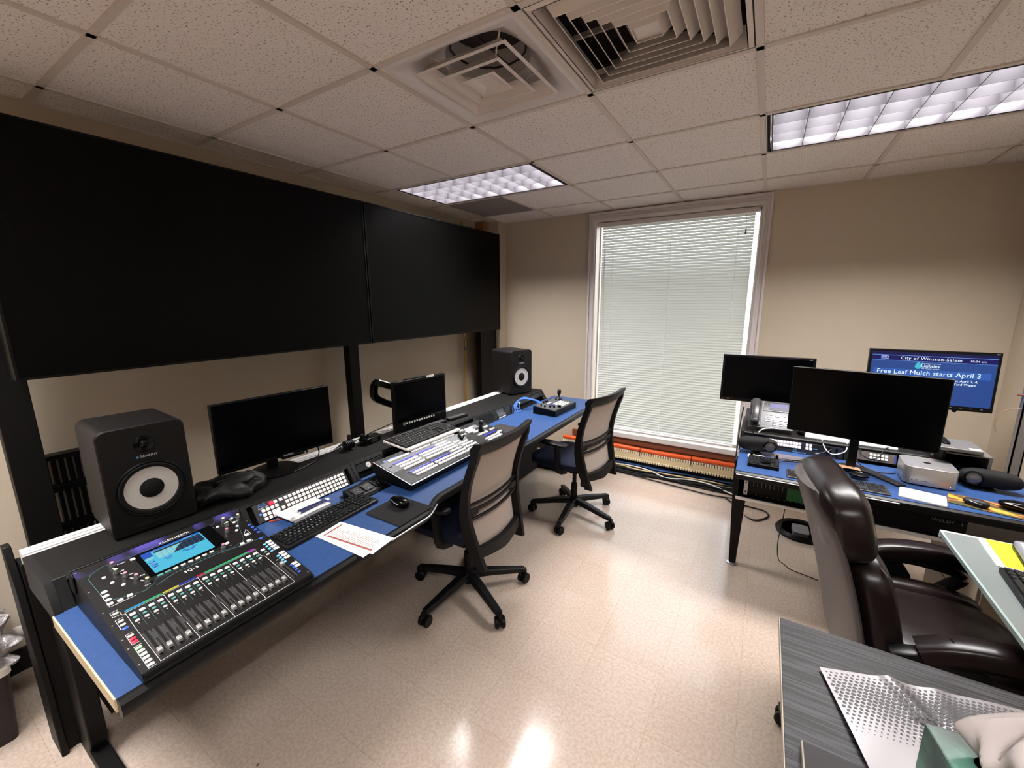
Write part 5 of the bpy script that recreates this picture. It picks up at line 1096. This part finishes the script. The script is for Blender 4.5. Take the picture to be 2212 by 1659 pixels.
t=thing('trackpad','white trackpad in front of the silver computer','trackpad',(3.478,1.328,ZT+.001),(0,0,R(-13.5))); G().plate(.161,.132,.008,.010,top=.001).build('surface',mat('white_glass_pad',(240,240,242),.25),t)
t=thing('mouse_pad','printed mouse pad with orange and olive pattern at the right end','mouse pad',(3.705,1.355,ZT+.0006),(0,0,R(-15)))
PR,n,l,b=nt('orange_olive_print'); b.inputs['Roughness'].default_value=.8; tc=n.new('ShaderNodeTexCoord'); mp=n.new('ShaderNodeMapping'); mp.inputs['Rotation'].default_value=(0,0,R(12)); mp.inputs['Scale'].default_value=(4,15,1); no=n.new('ShaderNodeTexNoise'); no.inputs['Scale'].default_value=1.6; no.inputs['Detail'].default_value=4; no.inputs['Distortion'].default_value=.7; l.new(tc.outputs['Object'],mp.inputs[0]); l.new(mp.outputs[0],no.inputs[0]); cr=n.new('ShaderNodeValToRGB'); cr.color_ramp.elements[0].position=.50; cr.color_ramp.elements[0].color=lin((62,62,28)); cr.color_ramp.elements[1].position=.56; cr.color_ramp.elements[1].color=lin((232,150,48)); e_=cr.color_ramp.elements.new(.53); e_.color=lin((190,84,30)); l.new(no.outputs['Fac'],cr.inputs[0]); l.new(cr.outputs[0],b.inputs['Base Color'])
G().plate(.26,.140,.003,.008).build('pad',PR,t)
mouse('small dark grey mouse lying on the printed mouse pad',(3.655,1.335,ZT+.005),R(60),m=mat('charcoal_mouse',(40,36,38),.5),s=.75,wheel=False)
mouse('black mouse with silver side line at the far right of the blue desk',(3.79,1.36,ZT+.005),R(75),s=1.05)
t=thing('sticky_note','peach sticky note with handwriting on the large monitor foot','note',(3.233,1.565,ZT+.0145),(R(-6),0,R(-3)))
g=G(); g.add([(-.05+.1*i/6,-.05+.1*j/6,.004*math.sin(PI*i/6)*(1-j/6)+.001) for i in range(7) for j in range(7)],[(i*7+j,(i+1)*7+j,(i+1)*7+j+1,i*7+j+1) for i in range(6) for j in range(6)]); g.build('note',mat('peach_note',(232,190,150),.8),t,sharp=80)
texts('handwriting',[('the 1st',-.02,.02,.018),('for new one',-.035,-.005,.014)],mat('brown_ink',(130,60,30),.7),t,(0,0,.0055))
t=thing('round_remote','black oval remote lying below the sticky note','remote control',(3.262,1.448,ZT+.014),(0,0,R(-5))); g=G(); g.sell((0,0,.006),(.085,.060,.018),.6,1,n=32,k=10); g.build('shell',BLKS,t); g=G(); g.tube([(-.015,.012,.0155),(-.01,.018,.0155),(-.002,.010,.0155)],.001,5); g.tube([(.005,.012,.0155),(.010,.016,.0155),(.014,.010,.0155)],.001,5); g.build('marks',LINEM,t)
# box shelf on the right with recorder
t=thing('desk_shelf','small black shelf box with silver side behind the right oval speaker','shelf',(3.60,1.63,ZT+.001),(0,0,R(-3)))
SH=mat('shelf_side_silver',(112,110,108),.4,metal=.3)
g=G(); g.b2((.02,0,.148),(.178,.22,.154)); g.build('top',mat('grey_shelf_top',(104,100,96),.5,metal=.2),t); bx('side_panel',(.166,0,0),(.178,.22,.148),SH,t); bx('back_panel',(.02,.21,0),(.166,.22,.148),BLKS,t); bx('side_panel',(.02,.06,0),(.03,.22,.148),BLKS,t)
g=G(); g.b2((.03,.02,.02),(.166,.20,.085)); g.build('recorder',BLKS,t); 
for k in range(2): G().cyl((.045+.02*k,.018,.07),(.045+.02*k,.020,.07),.0022,n=8).build('blue_led',glow('blue_led2',(110,130,255),4),t)
t=thing('disc_player','flat silver player with black handset remote lying on top at the desk end','player',(3.66,1.72,ZR+.078),(0,0,R(-4))); G().b2((-.08,-.10,0),(.09,.10,.018)).build('case',SH,t,bev=.003); G().plate(.03,.12,.010,.008,c=(-.03,.02,.018),top=.003).build('remote',BLKS,t); bx('paper_label',(.045,-.09,.018),(.085,-.06,.0186),PAPER,t)
# cables on and under the right desk
def cable(label,pts,r,m,cat='cable',name='cable'): g=G(); g.tube(pts,r,7,5); return tag(g.build(name,m),label,cat)
cable('thin black cable crossing the blue top in front of the grey socket flap',[(2.895,1.47,ZT+.004),(2.93,1.50,ZT+.006),(2.99,1.545,ZT+.01),(3.05,1.60,ZT+.012),(3.10,1.66,ZT+.03),(3.17,1.70,ZT+.06)],.0022,CAB)
cable('white cable looping down behind the large monitor neck',[(3.13,1.80,ZR+.004),(3.14,1.72,.80),(3.17,1.70,.775),(3.21,1.71,.78),(3.24,1.73,.80),(3.25,1.80,ZR+.004)],.003,WCAB)
cable('short white cable curling out beside the left oval speaker',[(2.80,1.735,.835),(2.82,1.74,.858),(2.86,1.75,.868),(2.90,1.79,.86)],.0035,WCAB)
cable('black cable looping over the riser front right of the monitor neck',[(3.30,1.80,ZR+.004),(3.31,1.72,.795),(3.34,1.71,.775),(3.38,1.71,.79),(3.42,1.78,ZR+.005),(3.50,1.86,ZR+.004)],.003,CAB)
cable('black cable lying from the neck towards the silver computer',[(3.26,1.66,.80),(3.29,1.62,.765),(3.34,1.60,ZT+.004),(3.40,1.60,ZT+.004),(3.44,1.62,ZT+.004)],.003,CAB)
cable('black cable beside the phone running down the left end of the riser',[(2.70,1.99,.93),(2.694,1.90,.88),(2.692,1.80,.80),(2.692,1.70,.70),(2.692,1.72,.5)],.004,CAB)
cable('thin black cable trailing on the floor under the right desk to its plug',[(2.99,1.72,.46),(2.985,1.73,.30),(2.975,1.74,.12),(2.99,1.74,.010),(3.02,1.70,.006),(3.053,1.66,.006),(3.12,1.64,.006),(3.19,1.62,.006)],.0028,CAB)
cable('black cable loop on the floor behind the right desk leg',[(2.72,2.10,.30),(2.74,2.30,.02),(2.84,2.22,.008),(2.93,2.33,.008),(2.91,2.42,.008),(2.80,2.44,.008),(2.68,2.45,.01),(2.62,2.52,.01)],.006,CAB)
t=thing('foot_pedal','black coiled pedal lying on the floor under the right desk','pedal',(3.13,2.20,.0)); g=G(); g.lathe([(.15,.0),(.155,.02),(.14,.04),(.12,.03),(.118,.0)],40); g.build('ring',BLKS,t); g=G(); g.plate(.10,.14,.03,.02,c=(0,0,.002)); g.build('pedal',MGR,t)
# bundle of cables along the window wall
random.seed(21)
for k in range(9):
    y=2.62+.022*(k%5)+random.uniform(-.01,.01); z=.012+.013*(k//3); m=[CAB,CAB,CAB,CAB,BLUEC,CAB,mat('cream_cable',(214,196,150),.5),CAB,BLUEC][k]
    lab=['thick black cable at the front of the floor bundle below the window','black cable second from the front in the floor bundle','black cable in the middle of the floor bundle','black cable under the blue one in the floor bundle','blue cable in the floor bundle nearer the wall','upper black cable crossing the floor bundle','cream cable lying on top of the floor bundle','uppermost black cable of the floor bundle','blue cable resting highest on the floor bundle'][k]
    yy_=[y+random.uniform(-.022,.022)+(.10 if k in(4,8) else .06 if k==6 else 0) for _ in range(9)]
    g=G(); g.tube([(1.15+.22*i,min(yy_[i],2.80),max(.011,z+random.uniform(-.006,.012))) for i in range(9)],.010 if k<4 else .0075,8,4); o=g.build('floor_cable',m); tag(o,lab,'cable','cables bundled on the floor under the window')
g=G(); g.tube([(1.5,2.72,.03),(1.75,2.70,.055),(1.95,2.68,.05),(2.12,2.63,.03),(2.3,2.66,.045),(2.48,2.64,.05),(2.62,2.60,.03),(2.72,2.56,.02)],.006,8,5); tag(g.build('floor_cable',WCAB),'white cable arching over the black floor bundle below the window','cable','cables bundled on the floor under the window')
g=G(); g.tube([(1.75,2.60,.012),(2.0,2.555,.012),(2.3,2.52,.012),(2.5,2.50,.012),(2.7,2.53,.012)],.006,8,5); tag(g.build('floor_cable',CAB),'thin black cable lying loose in front of the floor bundle','cable','cables bundled on the floor under the window')
# grey conduit post at the right wall
t=thing('conduit_post','grey metal channel post standing by the right wall','post',(3.99,2.0,0)); g=G(); g.b2((-.022,-.02,0),(.022,-.014,2.45)); g.b2((-.022,-.02,0),(-.016,.02,2.45)); g.b2((.016,-.02,0),(.022,.02,2.45)); g.build('channel',mat('galvanised_grey',(128,124,124),.4,metal=.5),t); G().cyl((-.045,0,1.155),(-.02,0,1.155),.005,n=10).build('bolt',mat('copper_bolt',(150,100,80),.4,metal=.6),t)
g=G(); g.tube([(-.022,-.005,1.083),(-.07,0,1.07),(-.095,0,1.03),(-.102,0,.99),(-.093,0,.946)],.0018,6,5); g.tube([(.0,-.02,1.08),(-.02,-.03,1.10),(.01,-.03,1.16)],.003,6); g.build('loose_wire',mat('brown_wire',(140,105,85),.6),t)
# ================================================================= grey glass desk at right
t=thing('glass_desk','grey frosted glass desk with pale rim at the right edge','desk',(0,0,0))
GLD=mat('frosted_grey_glass',(122,130,130),.22,var=.10,scale=5,spec=.6); 
G().b2((3.449,.16,.738),(4.16,.952,.750)).build('top',GLD,t,bev=.002); g=G(); g.b2((3.445,.950,.722),(4.16,.964,.752)); g.build('rear_rim',mat('pale_metal_rim',(200,202,204),.35),t,bev=.001); bx('side_rim',(3.443,.16,.736),(3.450,.950,.7515),mat('glass_edge',(160,178,176),.2),t)
for x,y in ((3.74,.90),(4.12,.93),(3.74,.21),(4.12,.19)): G().cyl((x,y,0),(x,y,.738),.022,n=16).build('leg',SIL,t)
def flat(name,label,cat,c,w,d,rz,m,h=.0012): t=thing(name,label,cat,c,(0,0,rz)); G().b2((-w/2,-d/2,0),(w/2,d/2,h)).build('sheet',m,t); return t
flat('paper_sheet','white sheet under the yellow paper on the grey glass desk','paper',(3.69,.845,.7505),.30,.215,R(-4),PAPER)
t=flat('yellow_paper','bright yellow paper with handwriting on the grey glass desk','paper',(3.712,.846,.7522),.30,.205,R(-4),mat('neon_yellow_paper',(222,232,20),.7))
texts('handwriting',[('105',-.12,.05,.03,'LEFT',R(10)),('23-44',-.11,.0,.03,'LEFT',R(8))],mat('green_ink',(150,160,20)),t,(0,0,.0013))
t=thing('desk_calculator','grey handset with black keys lying on the yellow paper','handset',(3.655,.845,.7546),(0,0,R(-8))); G().plate(.075,.175,.028,.016,top=.006).build('case',mat('grey_handset_case',(128,130,140),.4),t); G().plate(.080,.180,.010,.018,c=(0,0,0)).build('rubber_base',BLKS,t); G().b2((-.028,-.075,.028),(.028,-.035,.0295)).build('window',mat('pale_window',(215,218,228),.2),t); k0=None
for r in range(5):
    for c in range(3):
        if k0 is None: k0=G().plate(.014,.012,.003,.003,top=.001,seg=2).build('key',WHT,t,(-.02,-.018,.028))
        else: inst(k0,t,(-.02+.02*c,-.018+.018*r,.028))
keyboard('black keyboard at the right edge on the grey glass desk',(3.578,.488,.7505),(0,0,R(-94)),.44,.14,mat('keyboard_black_case',(26,25,26),.4),KB,LINEM,.016,.008)
# ================================================================= black wood grain desk, foreground
WG,n,l,b=nt('black_wood_grain'); b.inputs['Roughness'].default_value=.45; tc=n.new('ShaderNodeTexCoord'); mp=n.new('ShaderNodeMapping'); mp.inputs['Scale'].default_value=(1.3,46,1); mp.inputs['Rotation'].default_value=(0,0,R(2)); no=n.new('ShaderNodeTexNoise'); no.inputs['Scale'].default_value=3.2; no.inputs['Detail'].default_value=8; no.inputs['Distortion'].default_value=.35; l.new(tc.outputs['Object'],mp.inputs[0]); l.new(mp.outputs[0],no.inputs[0])
cr=n.new('ShaderNodeValToRGB'); e=cr.color_ramp.elements; e[0].position=.45; e[0].color=lin((6,6,7)); e[1].position=.56; e[1].color=lin((60,59,64)); b.inputs['Specular IOR Level'].default_value=.3; no.inputs['Roughness'].default_value=.7; l.new(no.outputs['Fac'],cr.inputs[0]); l.new(cr.outputs[0],b.inputs['Base Color']); bp=n.new('ShaderNodeBump'); bp.inputs['Strength'].default_value=.25; bp.inputs['Distance'].default_value=.001; l.new(no.outputs['Fac'],bp.inputs['Height']); l.new(bp.outputs[0],b.inputs['Normal'])
t=thing('wood_desk','dark grey wood grain desk in the lower right foreground','desk',(0,0,0))
G().b2((2.8925,-1.05,.715),(4.16,.102,.740)).build('top',WG,t,bev=.001); G().b2((2.8905,-1.05,.716),(2.8925,.102,.739)).build('edge_band',mat('pale_edge_band',(168,158,140),.5),t)
for y in (-.98,.05): G().b2((2.95,y-.012,0),(4.10,y+.012,.715) if y<0 else (2.99,y+.012,.715)).build('side_panel',WG,t)
G().b2((4.06,.038,0),(4.10,.062,.715)).build('side_panel',WG,t)
t=thing('wood_board','small dark board lying on the wood grain desk, cut by the photo bottom','board',(2.923,-.30,.7405)); G().b2((0,-.26,0),(.165,0,.016)).build('board',mat('dark_board',(38,36,38),.5,var=.3,scale=30,stretch=(2,30,1)),t); G().b2((-.003,-.26,0),(0,0,.016)).build('board_edge',mat('pale_board_edge',(150,142,130),.6),t)
t=thing('mailer_sheet','crumpled silver wrapping sheet printed with dark halftone dots','wrapper',(2.972,-.054,.7405),(0,0,R(14.3)))
MW,MD=.46,.36
def mz(u,v): return .004+.006*abs(math.sin(3.1*u/ MW+.6))*(1-v/MD*.5)+.010*math.exp(-((u-.14-.25*v)/.018)**2)*(v<.10)+.006*math.exp(-((u-.23+.2*v)/.02)**2)+.004*math.sin(14*u+9*v)**2
g=G(); N1,N2=60,46
vs=[(MW*i/N1,-MD*j/N2,mz(MW*i/N1,MD*j/N2)) for i in range(N1+1) for j in range(N2+1)]; g.add(vs,[(i*(N2+1)+j,(i+1)*(N2+1)+j,(i+1)*(N2+1)+j+1,i*(N2+1)+j+1) for i in range(N1) for j in range(N2)]); g.build('film',mat('silver_film',(136,132,135),.38,metal=.3,var=.04,scale=10),t,sharp=80)
g=G(); r_=0; v=.012
while v<.17:
    rad=.0010+.0044*math.sin(min(1,(v/.17)**.75)*PI)**.9; u=.010+(.0055 if r_%2 else 0)
    while u<MW-.01:
        q=rad*(.55+.45*math.sin(u/MW*1.6+.3)); z=mz(u,v)+.0007; vs=[(u+q*1.15*math.cos(2*PI*k/8),-v+q*math.sin(2*PI*k/8),max(z,mz(u+q*math.cos(2*PI*k/8),v-q*math.sin(2*PI*k/8))+.0005)) for k in range(8)]; g.add(vs,[tuple(range(8))]); u+=.011
    v+=.0095; r_+=1
o=g.build('halftone_print',mat('dark_grey_print',(62,60,64),.5),t,flat=True); o['kind']='stuff'
t=thing('tissue_box','green tissue box with white tissue pulled out, lower right corner','tissue box',(3.236,-.272,.7495),(0,0,R(11)))
TBX,n,l,b=nt('green_marbled_card'); b.inputs['Roughness'].default_value=.3; no=n.new('ShaderNodeTexNoise'); no.inputs['Scale'].default_value=9; no.inputs['Detail'].default_value=5; tcc=n.new('ShaderNodeTexCoord'); l.new(tcc.outputs['Object'],no.inputs[0]); cr=n.new('ShaderNodeValToRGB'); e=cr.color_ramp.elements; e[0].position=.35; e[0].color=lin((30,66,54)); e[1].position=.7; e[1].color=lin((108,158,140)); l.new(no.outputs['Fac'],cr.inputs[0]); l.new(cr.outputs[0],b.inputs['Base Color'])
g=G(); g.b2((-.115,-.06,0),(.115,.06,.002)); 
for s in(-1,1): g.b2((-.115,s*.06-.001,0),(.115,s*.06+.001,.100)); g.b2((s*.115-.001,-.06,0),(s*.115+.001,.06,.100))
# top card with an oval opening
n_=40; outer=[]; inner=[]
for k in range(n_):
    a=2*PI*k/n_; c,s=math.cos(a),math.sin(a); m_=max(abs(c)/.115,abs(s)/.06); outer.append((c/m_,s/m_,.100)); inner.append((.075*c,.030*s,.100))
g.add(outer+inner,[(k,(k+1)%n_,n_+(k+1)%n_,n_+k) for k in range(n_)]); g.build('box',TBX,t)
g=G(); rings=[]; random.seed(9)
for i in range(25):
    k=i/24; z=.085+.135*k; rad=(.028+.050*math.sin(min(1,k*1.6)*PI/2))*(1-k**2.2)+.002; r=[]
    for j in range(72):
        a=2*PI*j/72; fold=1+.30*abs(math.sin(2.5*a+1.2*k))-.22*abs(math.sin(4*a+2.1-2*k))+.10*math.sin(9*a+6*k)
        r.append(Vector((.012*k+rad*1.25*fold*math.cos(a)-.03*math.sin(PI*k)*(math.cos(a-2.8)<-.2)*0,rad*.9*fold*math.sin(a)+.012*k,z+.020*k*math.sin(3*a+.5)*(1-k)+.012*math.sin(5*a)*k*(1-k)*2)))
    rings.append(r)
g.loft(rings); g.build('tissue',mat('white_tissue',(178,169,166),.85,var=.03,scale=12,bump=.2),t,sharp=35)
WORLD=6.0; EXPO=0.0
# ================================================================= daylight, camera, colour
w=D.worlds.new('World'); SC.world=w; w.use_nodes=True; n=w.node_tree.nodes; l=w.node_tree.links; bg=n['Background']
tc=n.new('ShaderNodeTexCoord'); sx=n.new('ShaderNodeSeparateXYZ'); l.new(tc.outputs['Generated'],sx.inputs[0]); cr=n.new('ShaderNodeValToRGB'); e=cr.color_ramp.elements
e[0].position=.40; e[0].color=(.30,.27,.22,1); e[1].position=.56; e[1].color=(.86,.93,1.0,1)
mr=n.new('ShaderNodeMapRange'); mr.inputs['From Min'].default_value=-1; l.new(sx.outputs['Z'],mr.inputs[0]); l.new(mr.outputs[0],cr.inputs[0]); l.new(cr.outputs[0],bg.inputs['Color']); bg.inputs['Strength'].default_value=WORLD
cd=D.cameras.new('camera'); co=D.objects.new('camera',cd); COL.objects.link(co); SC.camera=co
cd.sensor_fit='HORIZONTAL'; cd.sensor_width=36; cd.lens=892.4844/2212*36; cd.clip_start=.02
co.location=(2.775,-1.204,1.65); co.rotation_euler=(R(78.794901),R(.33103816),R(31.33797655))
vs=SC.view_settings; vs.view_transform='Standard'; vs.look='None'; vs.gamma=1; vs.use_curve_mapping=False; vs.exposure=EXPO
SC.cycles.use_denoising=True; SC.cycles.sample_clamp_indirect=6; SC.cycles.max_bounces=10; SC.cycles.diffuse_bounces=5; SC.cycles.caustics_reflective=False
